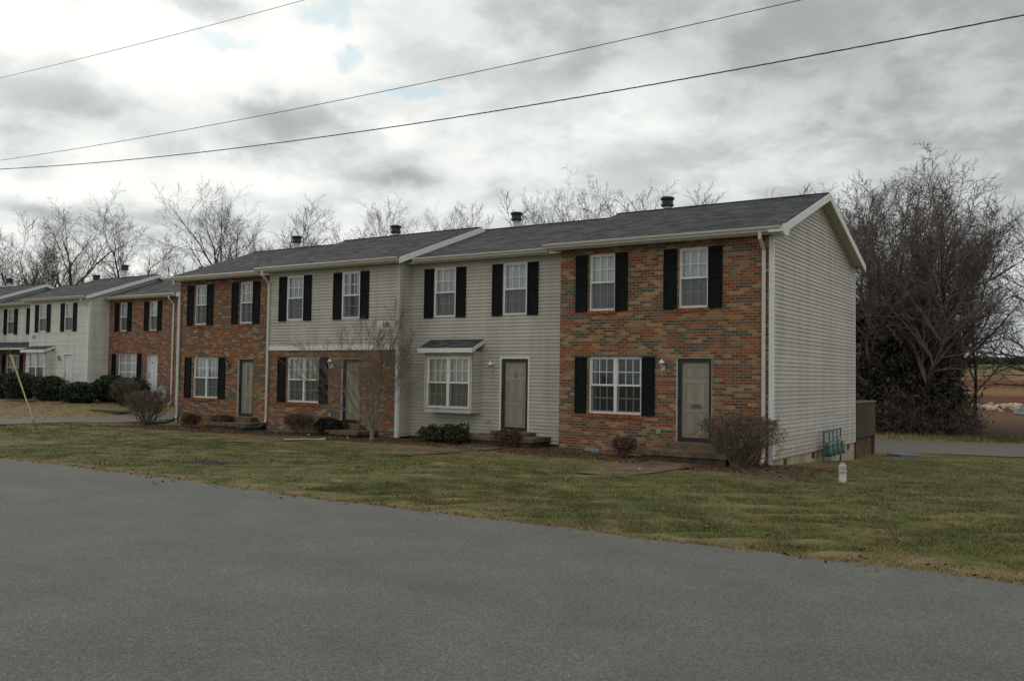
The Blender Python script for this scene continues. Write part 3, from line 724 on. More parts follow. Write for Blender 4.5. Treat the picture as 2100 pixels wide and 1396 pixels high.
def make_downspout(parent, x, y, ztop, zbot, kick=(0.0, -0.35), stub=False):
    d = MB(); w = 0.042
    pts = [(x, y-0.36, ztop), (x, y-0.36, ztop-0.16), (x, y-0.06, ztop-0.42), (x, y-0.06, zbot+0.22), (x+kick[0]*0.3, y-0.06+kick[1]*0.3, zbot+0.10), (x+kick[0], y-0.06+kick[1], zbot+0.03)]
    if stub: pts = pts[:3]
    d.tube(pts, 0.047, 8)
    if not stub:
        for zz in (zbot+1.0, (ztop+zbot)/2, ztop-0.9): d.box(x-.065, x+.065, y-0.02, y-0.004, zz-.02, zz+.02)
    return build(d, 'downspout', M['downspout'], parent)

SLOPE = 0.360; DEPTH = 8.15; OV = 0.32; EAVE = 5.50; RIDGE_Y = 3.92
def roof_prof(y, dz):      # underside line follows the same slope, 0.07 lower
    return [(y-OV-.03, EAVE+dz), (y+RIDGE_Y, EAVE+dz+SLOPE*(RIDGE_Y+OV)), (y+2*RIDGE_Y+OV, EAVE+dz)]
def make_roof(parent, x0, x1, y, dz, rake_r, rake_l, gut_x0, gut_x1, vents=(), ret_r=False):
    (ya, za), (yr, zr), (yb, zb) = roof_prof(y, dz)
    mb = MB()
    n = 60; t = 0.055
    # gently uneven deck, shingle courses standing a few millimetres proud
    xs = np.linspace(x0, x1, n+1)
    rr = np.random.RandomState(int(abs(x0)*10))
    for (y0, z0, y1, z1) in ((ya, za, yr, zr), (yb, zb, yr, zr)):
        k = 26
        for i in range(k):
            f0, f1 = i/k, (i+1)/k
            a0, c0, a1, c1 = y0+(y1-y0)*f0, z0+(z1-z0)*f0, y0+(y1-y0)*f1, z0+(z1-z0)*f1
            mb.quad((x0, a0, c0+.008), (x1, a0, c0+.008), (x1, a1, c1+.0005), (x0, a1, c1+.0005))
            mb.quad((x0, a0, c0), (x1, a0, c0), (x1, a0, c0+.008), (x0, a0, c0+.008))
        mb.quad((x0, y0, z0-t), (x1, y0, z0-t), (x1, y1, z1-t), (x0, y1, z1-t))
        mb.quad((x0, y0, z0-t), (x1, y0, z0-t), (x1, y0, z0), (x0, y0, z0))
    for xx in (x0, x1): mb.poly([(xx, ya, za), (xx, yr, zr), (xx, yb, zb), (xx, yb, zb-t), (xx, yr, zr-t), (xx, ya, za-t)])
    mb.box(x0, x1, yr-.10, yr+.10, zr-.02, zr+.006)
    o = build(mb, 'roof', M['shingle'], parent)
    # eave: fascia, soffit, gutter
    s = MB(); zs = za-0.15
    s.quad((x0+.02, y-OV+.02, zs), (x1-.02, y-OV+.02, zs), (x1-.02, y+.02, zs), (x0+.02, y+.02, zs))
    s.box(x0+.015, x1-.015, y-OV+.0, y-OV+.02, zs-.015, za-.06)
    build(s, 'soffit', M['soffit'], o)
    g = MB(); gy = y-OV
    prof = [(gy, za-.02), (gy, za-.12), (gy-.075, za-.12), (gy-.085, za-.085), (gy-.118, za-.045), (gy-.125, za-.01), (gy-.115, za-.004), (gy-.105, za-.02), (gy-.075, za-.075), (gy-.01, za-.10), (gy-.008, za-.02)]
    g.prism(prof, 0, gut_x0, gut_x1)
    build(g, 'gutter', M['gutter'], o)
    for xe, on, sgn in ((x1, rake_r, 1), (x0, rake_l, -1)):
        if not on: continue
        r = MB(); bh = 0.19
        for (y0, z0, y1, z1) in ((ya+.01, za, yr, zr), (yb, zb, yr, zr)):
            for xa, xb in ((xe-.012, xe+.028*sgn),):
                p = [(y0, z0-.008), (y1, z1-.008), (y1, z1-bh-.01), (y0, z0-bh-.01)]
                r.prism(p, 0, min(xa, xb), max(xa, xb))
        if ret_r and sgn > 0:      # boxed return at the foot of the rake
            r.prism([(ya-.08, za+.01), (ya+.10, za+.065), (ya+.42, za-.05), (ya+.42, za-.17), (ya+.10, za-.22), (ya-.06, za-.14)], 0, xe+.03, xe+.05)
            r.prism([(ya-.06, za-.02), (ya+.36, za-.02), (ya+.36, za-.19), (ya-.06, za-.14)], 0, xe-.30, xe+.028)
        build(r, 'rake_board', M['white'], o)
        if on == 'gable':
            q = MB()
            wall_x = xe-0.32*sgn
            for (y0, z0, y1, z1) in ((ya+.3, za+.3*SLOPE, yr, zr), (yb-.28, zb+.28*SLOPE, yr, zr)):
                q.quad((wall_x, y0, z0-.16), (xe, y0, z0-.16), (xe, y1, z1-.16), (wall_x, y1, z1-.16))
            q.quad((wall_x, yb-.28, zb-.06), (xe, yb-.28, zb-.06), (xe, yb-.28, zb+.0), (wall_x, yb-.28, zb+.0))
            build(q, 'rake_soffit', M['soffit'], o)
    for (vx, vy, ht, rad) in vents:
        base = zr-abs(vy-yr)*SLOPE-.08
        v = MB(); v.lathe((vx, vy, 0), [(rad, base), (rad, ht-.28)], 16); v.lathe((vx, vy, base), [(rad*1.5, 0.0), (rad*1.5, 0.08), (rad*1.05, .16)], 16)
        p = build(v, 'vent_pipe', M['galv'], o, True)
        c = MB(); c.lathe((vx, vy, ht-.30), [(rad*1.12, 0), (rad*1.5, .03), (rad*1.5, .06), (rad*1.28, .09), (rad*1.28, .19), (rad*1.55, .22), (rad*1.62, .27), (rad*1.3, .30), (0.02, .315)], 16)
        build(c, 'vent_cap', M['cap'], p)
    return o

def make_step(parent, x0, x1, y, yfront, zg, ztop, zslab):
    s = MB(); s.box(x0, x1, y-yfront, y-.004, zslab-.13, zslab)
    s.box(x0+.42, x1-.50, y-.34, y-.006, zslab-.02, ztop-.01)
    o = build(s, 'front_step', M['step'], parent, bevel=0.012)
    b = MB(); b.box(x0+.06, x1-.06, y-yfront+.05, y-.01, zg-.2, zslab-.131)
    build(b, 'step_base', M['step_dark'], o)
    return o

def upper_pair(parent, dx, y, dz, brick, cloths, narrow=0.0):
    """two upper windows with shutters; dx shifts the pattern of the end house"""
    hs = []
    for i, (a, b) in enumerate(((-4.985, -4.205), (-2.405, -1.625))):
        a, b = a+dx, b+dx
        hs.append((a, b, 3.675+dz, 5.195+dz))
    return hs
def fit_upper(parent, hs, y, dz, brick, cloths):
    for (a, b, c, d), cl in zip(hs, cloths):
        make_window(parent, a, b, c, d, y, 1, brick, cl[0], cl[1], brick, cl[2] if len(cl) > 2 else 1.0)
        g = 0.012
        make_shutter(parent, a-.045-.36, a-.045, 3.655+dz, 5.185+dz, y-(0 if brick else .02)); make_shutter(parent, b+g, b+g+.365, 3.655+dz, 5.185+dz, y-(0 if brick else .02))

# ------------------------------------------------------------------ the near row of houses
row = empty('townhouse_row', (-11.6, 4.0, -0.3), 'near two storey row of four joined townhouses in mixed brick and beige siding', 'townhouse row')
X4, X3, X2, X1 = -5.88, -11.67, -17.6, -23.3
# end house, brick
hs = upper_pair(row, 0, 0, 0, True, None)
w4 = (-4.97, -3.42, .94, 2.45); d4 = (-2.44, -1.52, .31, 2.40)
mb = MB(); brick_wall(mb, X4, -.005, -.45, 5.36, 0.0, hs+[w4, (d4[0]-.014, d4[1]+.014, d4[2], d4[3]+.014)], 0.13)
mb.quad((X4, 0, -.45), (X4, .6, -.45), (X4, .6, 5.36), (X4, 0, 5.36))
build(mb, 'brick_wall', M['brick'], row)
fit_upper(row, hs, 0, 0, True, [('curtain', .0012), ('curtain', .0015)])
w = make_window(row, *w4, 0.0, 2, True, 'curtain_dim', .02, True, 0.16); w['label'] = 'double window with bare dark panes'
make_shutter(row, -5.385, -5.03, .93, 2.44, 0); make_shutter(row, -3.40, -3.04, .93, 2.44, 0)
make_door(row, *d4, 0.0, True, False, [('150D', .52, .43, .125, 1.0)])
make_wall_lamp(row, -2.80, 0.0, 2.22)
make_step(row, -3.0, -.72, 0.0, 1.05, -.12, .31, .15)
v = MB(); v.rim(-5.03, -4.64, -.12, .03, .012, -.012, .01)
for k in range(3): v.prism([(-.012, -.115+k*.046), (.0, -.085+k*.046), (.004, -.085+k*.046), (-.004, -.115+k*.046)], 0, -5.02, -4.65)
v.box(-5.02, -4.65, .004, .006, -.11, .02)
build(v, 'foundation_vent', M['meter_grey'], row)
v = MB(); v.box(-2.99, -2.86, -.03, -.003, .47, .60); build(v, 'outlet_cover', M['meter_grey'], row, bevel=.01)
# siding house with the box bay
hs = upper_pair(row, -5.70, .55, 0, False, None)
hs = [(a-.02, b+.02, c, d) for a, b, c, d in hs]
d3 = (-8.17, -7.24, .31, 2.40)
mb = MB(); lap_siding(mb, 0, .55, X3, X4+.0, .0, 5.40, hs+[(d3[0]-.05, d3[1]+.05, d3[2], d3[3]+.05)])
build(mb, 'siding_wall', M['siding'], row)
mb = MB(); mb.box(X3+.01, X4-.01, .555, .60, -.5, -.002); build(mb, 'foundation', M['step_dark'], row)
fit_upper(row, hs, .55, 0, False, [('curtain', .018), ('curtain', .010)])
make_door(row, *d3, .55, True, False, [('C', .50, .80, .15, 1.0)], False)
make_wall_lamp(row, -8.50, .55, 2.16)
make_step(row, -8.75, -6.45, .55, 1.0, -.08, .31, .20)
bay = MB(); bx0, bx1, by, bz0, bz1 = -10.70, -8.90, .10, .79, 2.62
bw = (-10.58, -8.99, .92, 2.44)
lap_siding(bay, 0, by, bx0, bx1, bz0, bz1, [bw]); lap_siding(bay, 1, bx1, by, .55, bz0, bz1, (), 1); lap_siding(bay, 1, bx0, by, .55, bz0, bz1, (), -1)
bay.quad((bx0, by, bz0), (bx1, by, bz0), (bx1, .55, bz0), (bx0, .55, bz0))
bo = build(bay, 'bay_window', M['siding'], row)
t = MB()
for xx in (bx0, bx1-.05): t.box(xx, xx+.05, by-.026, by-.019, bz0, bz1)
t.box(bx1+.019, bx1+.026, .49, .545, bz0, bz1); t.box(bx1+.019, bx1+.026, by-.02, by+.03, bz0, bz1)
t.box(bx0+.05, bx1-.05, by-.026, by-.019, bz0-.01, bz0+.045)
build(t, 'corner_trim', M['siding'], bo)
r = MB(); r.prism([(by-.20, 2.70), (.535, 2.985), (.535, 2.93), (by-.20, 2.645)], 0, bx0-.13, bx1+.10); build(r, 'bay_roof', M['shingle'], bo)
r = MB(); r.prism([(by-.205, 2.70), (by-.205, 2.565), (by-.185, 2.565), (by-.185, 2.70)], 0, bx0-.14, bx1+.11)
for xa in (bx0-.14, bx1+.09): r.prism([(by-.18, 2.697), (.53, 2.975), (.53, 2.85), (by-.18, 2.565)], 0, xa, xa+.02)
r.box(bx0-.12, bx1+.09, by-.185, by-.02, 2.60, 2.615)
build(r, 'bay_fascia', M['white'], bo)
make_window(row, *bw, by, 2, False, 'curtain_tan', .012, False, 1.0)
v = MB(); v.box(-8.66, -8.56, .50, .53, .50, .58); build(v, 'outlet_cover', M['meter_grey'], row, bevel=.008)
# half brick house with the number
hs = upper_pair(row, -11.69, 0, 0, False, None)
w2 = (-16.64, -15.10, .92, 2.44); d2 = (-14.09, -13.20, .31, 2.37)
mb = MB(); brick_wall(mb, X2, X3-.10, -.45, 2.66, 0.0, [w2, (d2[0]-.014, d2[1]+.014, d2[2], d2[3]+.014)], .13)
mb.quad((X2, 0, -.45), (X2, .6, -.45), (X2, .6, 2.66), (X2, 0, 2.66))
build(mb, 'brick_wall', M['brick'], row)
mb = MB(); lap_siding(mb, 0, 0.0, X2, X3, 2.80, 5.40, hs); lap_siding(mb, 1, X3, 0.0, .55, -.02, 5.40, (), 1)
mb.quad((X2, 0, 2.7), (X2, .6, 2.7), (X2, .6, 5.4), (X2, 0, 5.4))
build(mb, 'siding_wall', M['siding'], row)
mb = MB(); mb.box(X2-.02, X3+.0, -.045, -.0, 2.66, 2.80); build(mb, 'band_board', M['white'], row)
mb = MB(); mb.box(X3-.10, X3-.002, -.032, .03, -.05, 2.655); mb.box(X3+.0, X3+.026, -.032, .06, -.05, 2.655); build(mb, 'corner_post', M['white'], row)
mb = MB(); mb.box(X3-.085, X3+.024, -.028, -.0, 2.805, 5.34); mb.box(X3+.0195, X3+.026, -.028, .085, 2.805, 5.34); build(mb, 'corner_post', M['siding'], row)
mb = MB(); mb.box(X3+.002, X3+.022, .50, .545, -.02, 5.34); build(mb, 'corner_trim', M['siding'], row)
fit_upper(row, hs, 0, 0, False, [('curtain', .022), ('curtain', .022, .72)])
make_window(row, *w2, 0.0, 2, True, 'curtain_tan', .026, True, .93)
make_shutter(row, -17.08, -16.69, .91, 2.43, 0); make_shutter(row, -15.08, -14.70, .91, 2.43, 0)
make_door(row, *d2, 0.0, True, False, [('B', .5, .80, .15, 1.0)])
make_wall_lamp(row, -14.52, 0.0, 2.22)
make_step(row, -14.75, -12.45, 0.0, .95, -.1, .31, .14)
v = MB(); v.box(-14.62, -14.49, -.03, -.003, .47, .60); build(v, 'outlet_cover', M['meter_grey'], row, bevel=.01)
pl = MB(); pl.box(-12.56, -11.83, -.030, -.020, 3.29, 3.58); plo = build(pl, 'number_plaque', M['siding_pale'], row)
text_part('house_number', '150', plo, (-12.195, -.036, 3.435), .215, M['number'])
# left brick house
hs = upper_pair(row, -17.46, .55, 0, True, None)
hs = [(a+.02, b-.02, c, d) for a, b, c, d in hs]
w1 = (-22.40, -20.93, .92, 2.44); d1 = (-19.84, -18.98, .31, 2.37)
mb = MB(); brick_wall(mb, X1, X2, -.45, 5.36, .55, hs+[w1, (d1[0]-.014, d1[1]+.014, d1[2], d1[3]+.014)], .13)
build(mb, 'brick_wall', M['brick'], row)
fit_upper(row, hs, .55, 0, True, [('curtain', .02, .85), ('curtain', .02, .92)])
make_window(row, *w1, .55, 2, True, 'curtain', .022, True, .93)
make_shutter(row, -22.88, -22.50, .91, 2.43, .55); make_shutter(row, -20.90, -20.52, .91, 2.43, .55)
make_door(row, *d1, .55, True, False, [('1\n5\n0\nA', .5, .78, .15, 0.85)])
make_wall_lamp(row, -20.30, .55, 2.20, True)
make_step(row, -20.5, -18.2, .55, .95, -.15, .31, .12)
# gable end
def gable_clip(y):
    (ya, za), (yr, zr), (yb, zb) = roof_prof(y, 0)
    def f(z):
        if z <= za: return (-99, 99)
        d = max(0, (zr-.10-z)/SLOPE); return (yr-d, yr+d)
    return f
mb = MB(); lap_siding(mb, 1, 0.0, 0.0, DEPTH, 0.0, 6.98, (), 1, gable_clip(0)); build(mb, 'gable_wall', M['siding_grey'], row)
mb = MB(); mb.box(-.085, -.001, -.030, -.003, -.12, 5.34); mb.box(-.001, .027, -.030, .06, -.0, 5.40); build(mb, 'corner_post', M['white'], row)
mb = MB(); mb.box(.0, .027, DEPTH-.05, DEPTH+.03, 0, 5.42); build(mb, 'corner_post', M['white'], row)
mb = MB(); mb.box(-.12, -.02, .01, DEPTH-.02, -1.0, -.003); fo = build(mb, 'foundation', M['block'], row)
for yc in (1.05, 3.55, 7.42):
    v = MB(); v.rim(yc-.20, yc+.20, -.23, -.04, .012, 0, 1)
    v2 = MB(); v2.box(-.019, -.014, yc-.12, yc+.12, -.20, -.035)
    for k in range(3): v2.box(-.0135, -.004, yc-.12, yc+.12, -.18+k*.05, -.17+k*.05)
    build(v2, 'foundation_vent', M['dark_metal'], fo)
# hidden sides, so that the rooms are closed and dark
mb = MB()
for x0, x1, y in ((X4, 0, 0), (X3, X4, .55), (X2, X3, 0), (X1, X2, .55)):
    mb.quad((x0, y+DEPTH, -1), (x1, y+DEPTH, -1), (x1, y+DEPTH, 5.5), (x0, y+DEPTH, 5.5))
mb.poly([(X1, .55, -1), (X1, .55+DEPTH, -1), (X1, .55+DEPTH, 5.55), (X1, .55+RIDGE_Y, 6.9), (X1, .55, 5.55)])
for x, y0, y1 in ((X4, DEPTH, DEPTH+.55), (X3, DEPTH, DEPTH+.55), (X2, DEPTH, DEPTH+.55)): mb.quad((x, y0, -1), (x, y1, -1), (x, y1, 5.5), (x, y0, 5.5))
build(mb, 'rear_wall', M['siding_grey'], row)
mb = MB()
for x in (X4, X3, X2): mb.quad((x-.05, 1.0, -.3), (x-.05, 8.0, -.3), (x-.05, 8.0, 5.4), (x-.05, 1.0, 5.4))
mb.box(X1+.1, -.15, 1.2, 8.0, 2.75, 2.95)
mb.quad((X1+.1, 4.6, -.3), (-.15, 4.6, -.3), (-.15, 4.6, 5.4), (X1+.1, 4.6, 5.4))
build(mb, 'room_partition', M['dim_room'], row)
for args in ((-6.13, .32, 0.0, 0, 'gable', True, -6.22, .30, [(-4.62, 4.25, 7.46, .135)], True),
             (X3+.02, X4-.02, .55, 0, False, False, -11.30, -6.40, [(-10.58, 4.85, 7.62, .135)]),
             (-17.86, -11.43, 0.0, 0, True, True, -17.96, -11.44, [(-15.61, 4.25, 7.48, .135)]),
             (-23.70, X2-.02, .55, 0, False, 'gable', -23.82, -18.42, [(-21.57, 4.85, 7.61, .135)])):
    make_roof(row, *args)
# short flashing strips where the lower roofs meet the higher ones
mb = MB()
for x0, x1 in ((-11.40, -11.37),):
    mb.prism([(0.3, EAVE-.02+.02), (4.4, EAVE+SLOPE*4.1-.0), (4.4, EAVE+SLOPE*4.1-.2), (.3, EAVE-.2)], 0, x0-.06, x0-.03)
build(mb, 'flashing', M['soffit'], row)
zt = EAVE-.10
make_downspout(row, -.20, 0.0, zt, -.10, (0.05, -.30))
ds = make_downspout(row, -17.57, 0.0, zt, .10, (0.0, -.10))
g = MB(); pts = [(-17.57, -.12, .17), (-17.56, -.22, .08), (-17.50, -.45, .02), (-17.42, -.85, .01), (-17.33, -1.35, .02)]
rad = []; pp = []
for i in range(len(pts)-1):
    for k in range(10):
        f = k/10; pp.append(tuple(pts[i][j]*(1-f)+pts[i+1][j]*f for j in range(3))); rad.append(.062 if k % 2 else .052)
g.tube(pp, rad, 10); build(g, 'drain_pipe', M['green_pipe'], ds)
ds = make_downspout(row, -23.24, .55, zt, .02, (0.0, -.12))
g = MB(); pts = [(-23.24, .40, .10), (-23.26, .30, .02), (-23.4, .12, -.05), (-23.65, -.1, -.07), (-23.95, -.32, -.05)]
g.tube(pts, .058, 10); build(g, 'drain_pipe', M['green_pipe'], ds)

# ------------------------------------------------------------------ the far row
far = empty('townhouse_row', (-42, 10, 0.2), 'far row of townhouses in red brick and pale siding behind clipped evergreens', 'townhouse row')
DZ = .31; YB, YS = 6.95, 5.80
FX = [-32.30, -38.15, -43.90, -49.72, -55.5]
# red brick house
dx = -32.27
hs = upper_pair(far, dx, YB, DZ, True, None); hs = [(a+.04, b-.04, c, d) for a, b, c, d in hs]
wl = (-37.26, -35.56, 1.32, 2.80); dl = (-34.69, -33.83, .62, 2.74)
mb = MB(); brick_wall(mb, FX[1], FX[0], -.3, 5.36+DZ, YB, hs+[wl, (dl[0]-.014, dl[1]+.014, dl[2], dl[3]+.014)], .13); build(mb, 'brick_wall', M['brick_red'], far)
fit_upper(far, hs, YB, DZ, True, [('curtain', .01), ('curtain', .01)])
make_window(far, *wl, YB, 1, True, 'curtain', .012, True, 1.0, single=True, cols=3, rows=3)
make_shutter(far, -37.78, -37.42, 1.31, 2.79, YB); make_shutter(far, -35.54, -35.18, 1.31, 2.79, YB)
make_door(far, *dl, YB, False, True, [('A', .3, .82, .14, 1.0)])
make_step(far, -35.3, -33.2, YB, .9, .2, .62, .45)
# pale siding house
dx = -38.0
hs = upper_pair(far, dx, YS, DZ, False, None)
ds_ = (-40.35, -39.58, .62, 2.72)
mb = MB(); lap_siding(mb, 0, YS, FX[2], FX[1], .3, 5.40+DZ, hs+[(ds_[0]-.05, ds_[1]+.05, ds_[2], ds_[3]+.05)])
lap_siding(mb, 1, FX[1], YS, YB, .3, 5.40+DZ, (), 1)
lap_siding(mb, 1, FX[1]+.004, YS, YS+DEPTH, 5.40+DZ-.1, 7.3, (), 1, lambda z: ((lambda a: (a[1][0]-max(0, (a[1][1]-.1-z)/SLOPE), a[1][0]+max(0, (a[1][1]-.1-z)/SLOPE)))(roof_prof(YS, DZ))))
build(mb, 'siding_wall', M['siding_pale'], far)
mb = MB(); mb.box(FX[1]-.11, FX[1]+.03, YS-.03, YS-.0, .2, 5.36+DZ); mb.box(FX[1]+.0, FX[1]+.027, YS, YS+.09, .2, 5.36+DZ); build(mb, 'corner_post', M['white'], far)
mb = MB(); mb.box(FX[2]-.03, FX[2]+.08, YS-.03, YS-.0, .2, 5.36+DZ); build(mb, 'corner_post', M['white'], far)
fit_upper(far, hs, YS, DZ, False, [('curtain', .01), ('curtain', .004)])
make_door(far, *ds_, YS, False, True, None, False)
make_wall_lamp(far, -40.72, YS, 2.52, True)
bay = MB(); bx0, bx1, by, bz0, bz1 = -43.45, -41.42, YS-.42, .95, 2.95
bw = (-43.15, -41.60, 1.25, 2.84)
lap_siding(bay, 0, by, bx0, bx1, bz0, bz1, [bw]); lap_siding(bay, 1, bx1, by, YS, bz0, bz1, (), 1); bay.quad((bx0, by, bz0), (bx0, YS, bz0), (bx0, YS, bz1), (bx0, by, bz1)); bay.quad((bx0, by, bz0), (bx1, by, bz0), (bx1, YS, bz0), (bx0, YS, bz0))
bo = build(bay, 'bay_window', M['siding_pale'], far)
r = MB(); r.prism([(by-.20, 2.98), (YS-.02, 3.20), (YS-.02, 3.15), (by-.20, 2.93)], 0, bx0-.25, bx1+.12); build(r, 'bay_roof', M['shingle'], bo)
r = MB(); r.box(bx0-.26, bx1+.13, by-.215, by-.195, 2.82, 2.985); r.prism([(by-.19, 2.975), (YS-.03, 3.19), (YS-.03, 3.06), (by-.19, 2.83)], 0, bx1+.11, bx1+.13); build(r, 'bay_fascia', M['white'], bo)
make_window(far, *bw, by, 2, False, 'curtain', .006, False, 1.0, cols=1, rows=1)
pl = MB(); pl.box(-43.78, -43.05, YS-.032, YS-.021, 3.52, 3.86); plo = build(pl, 'number_plaque', M['siding_pale'], far)
text_part('house_number', '146', plo, (-43.42, YS-.037, 3.69), .30, M['number'])
# siding over brick house with the porch roof
dx = -43.64
hs = upper_pair(far, dx, YB, DZ, False, None)
wl = (-48.70, -47.15, 1.25, 2.75)
mb = MB(); lap_siding(mb, 0, YB, FX[3], FX[2], 3.1, 5.40+DZ, hs); build(mb, 'siding_wall', M['siding_pale'], far)
mb = MB(); brick_wall(mb, FX[3], FX[2], -.2, 3.15, YB+.003, [wl], .13); build(mb, 'brick_wall', M['brick_red'], far)
fit_upper(far, hs, YB, DZ, False, [('curtain', .01), ('curtain', .01)])
make_window(far, *wl, YB, 2, True, 'curtain_dim', .012, True, 1.0)
make_shutter(far, -49.10, -48.74, 1.24, 2.74, YB); make_shutter(far, -47.11, -46.75, 1.24, 2.74, YB)
r = MB(); r.prism([(YB-.95, 3.14), (YB-.01, 3.50), (YB-.01, 3.44), (YB-.95, 3.08)], 0, FX[3], FX[2]-.03); po = build(r, 'porch_roof', M['shingle'], far)
r = MB(); r.box(FX[3], FX[2]-.03, YB-1.05, YB-.955, 3.02, 3.13); build(r, 'gutter', M['gutter'], po)
# leftmost house, forward again
mb = MB(); lap_siding(mb, 0, YS, FX[4], FX[3], .3, 5.40+DZ); lap_siding(mb, 1, FX[3], YS, YB, .3, 5.40+DZ, (), 1)
lap_siding(mb, 1, FX[3]+.004, YS, YS+DEPTH, 5.40+DZ-.1, 7.3, (), 1, lambda z: ((lambda a: (a[1][0]-max(0, (a[1][1]-.1-z)/SLOPE), a[1][0]+max(0, (a[1][1]-.1-z)/SLOPE)))(roof_prof(YS, DZ))))
build(mb, 'siding_wall', M['siding_pale'], far)
mb = MB()
for x0, x1, y in ((FX[1], FX[0], YB), (FX[2], FX[1], YS), (FX[3], FX[2], YB), (FX[4], FX[3], YS)): mb.quad((x0, y+DEPTH, -1), (x1, y+DEPTH, -1), (x1, y+DEPTH, 5.8), (x0, y+DEPTH, 5.8))
mb.poly([(FX[0], YB, -1), (FX[0], YB+DEPTH, -1), (FX[0], YB+DEPTH, 5.86), (FX[0], YB+RIDGE_Y, 7.2), (FX[0], YB, 5.86)])
mb.poly([(FX[4], YS, -1), (FX[4], YS+DEPTH, -1), (FX[4], YS+DEPTH, 5.86), (FX[4], YS+RIDGE_Y, 7.2), (FX[4], YS, 5.86)])
build(mb, 'rear_wall', M['siding_pale'], far)
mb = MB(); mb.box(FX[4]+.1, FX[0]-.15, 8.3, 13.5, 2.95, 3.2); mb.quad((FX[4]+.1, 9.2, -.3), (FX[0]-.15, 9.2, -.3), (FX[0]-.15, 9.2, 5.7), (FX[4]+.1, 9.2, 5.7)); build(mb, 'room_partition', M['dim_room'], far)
for args in ((FX[1]+.02, FX[0]+.32, YB, DZ, 'gable', False, FX[1]+.15, FX[0]+.3, [(-36.0, 11.2, 7.82, .15)]),
             (FX[2]-.20, FX[1]+.24, YS, DZ, True, True, FX[2]-.25, FX[1]+.22, [(-45.42+1.0, 9.95, 7.66, .15), (-41.53, 9.95, 8.1, .15)]),
             (FX[3]+.02, FX[2]-.22, YB, DZ, False, False, FX[3]+.25, FX[2]-.22, []),
             (FX[4]-.3, FX[3]+.24, YS, DZ, True, True, FX[4]-.3, FX[3]+.22, [(-54.6, 10.0, 7.95, .16)])):
    make_roof(far, *args)
make_downspout(far, -32.55, YB, 5.40+DZ, .2, (0, -.2)); make_downspout(far, FX[1]-.20, YS, 5.40+DZ, 5.0, stub=True)

# ------------------------------------------------------------------ vegetation
class Twigs:
    """collects tapering tubes as numpy blocks"""
    def __init__(s): s.V = []; s.F = []; s.n = 0
    def tube(s, P, Rd, k):
        n = len(P)
        T = np.empty_like(P); T[1:-1] = P[2:]-P[:-2]; T[0] = P[1]-P[0]; T[-1] = P[-1]-P[-2]
        T /= np.linalg.norm(T, axis=1, keepdims=True)+1e-12
        ref = np.array([0, 0, 1.0]) if abs(T[0][2]) < 0.85 else np.array([1.0, 0.1, 0])
        U = np.cross(T, ref); U /= np.linalg.norm(U, axis=1, keepdims=True)+1e-12
        W = np.cross(U, T)
        a = np.arange(k)*2*np.pi/k
        ring = P[:, None, :] + Rd[:, None, None]*(U[:, None, :]*np.cos(a)[None, :, None] + W[:, None, :]*np.sin(a)[None, :, None])
        s.V.append(ring.reshape(-1, 3))
        j, q = np.meshgrid(np.arange(n-1), np.arange(k), indexing='ij')
        A = s.n+j*k+q; B = s.n+j*k+(q+1) % k
        s.F.append(np.stack([A, B, B+k, A+k], -1).reshape(-1, 4)); s.n += n*k
    def build(s, name, mt, parent=None):
        if not s.V: s.tube(np.array([[0, 0, 0], [0, 0, .01]], float), np.array([.001, .001]), 3)
        return mesh_np(name, np.concatenate(s.V), np.concatenate(s.F), mt, parent, 4)

class Grow:
    def __init__(s, seed, lev, wob, trop, ang, ratio, nch, t0, nseg, rmin=.007, taper=.86, k=(8, 6, 4, 3, 3), split=1, droop=0.0):
        s.r = np.random.RandomState(seed); s.lev, s.wob, s.trop, s.ang, s.ratio, s.nch, s.t0, s.nseg, s.rmin, s.taper, s.k = lev, wob, trop, ang, ratio, nch, t0, nseg, rmin, taper, k
        s.trunk = Twigs(); s.crown = Twigs(); s.clip = None; s.tips = []
    def branch(s, p, d, L, r, lv, dest=None):
        R_ = s.r; n = s.nseg[lv]; st = L/n
        P = np.empty((n+1, 3)); D = np.empty((n+1, 3)); P[0] = p; D[0] = d; m = n
        wv = R_.normal(0, s.wob[lv], (n, 3))
        for i in range(n):
            d = d + wv[i]; d[2] += s.trop[lv]; d = d/np.sqrt(d @ d)
            p = p + d*st; P[i+1] = p; D[i+1] = d
            if s.clip is not None and not s.clip(p): m = i+1; break
        P, D = P[:m+1], D[:m+1]
        f = np.linspace(0, m/n, m+1); Rd = np.maximum(r*(1-s.taper*f), s.rmin*.6)
        (dest or (s.trunk if lv == 0 else s.crown)).tube(P, Rd, s.k[lv])
        if lv >= s.lev: s.tips.append(P[-1]); return
        c = s.nch[lv]; c = int(round(c*(0.75+.5*R_.rand())*min(1.0, m/n+.15)))
        az = R_.rand()*6.28
        for q in range(c):
            t = s.t0[lv] + (1-s.t0[lv])*((q+R_.rand()*.8)/max(c, 1)); t = min(t, .999)*m
            i = int(t); fr = t-i; i2 = min(i+1, m)
            bp = P[i]*(1-fr)+P[i2]*fr; bd = D[i2]
            az += 2.4+R_.normal(0, .4); a = np.radians(s.ang[lv]+R_.normal(0, 9)) * (1-.35*(t/m))
            u = np.cross(bd, [0.31, .12, .94]); u /= np.linalg.norm(u)+1e-9; v = np.cross(bd, u)
            nd = bd*np.cos(a)+(u*np.cos(az)+v*np.sin(az))*np.sin(a)
            tt = t/n
            nl = L*s.ratio[lv]*(1-.45*(t/m)**1.5)*(0.7+.6*R_.rand())
            nr = max(r*(1-s.taper*tt)*((.50+.16*R_.rand()) if lv else (.58+.24*R_.rand())), s.rmin)
            s.branch(bp, nd, nl, nr, lv+1)

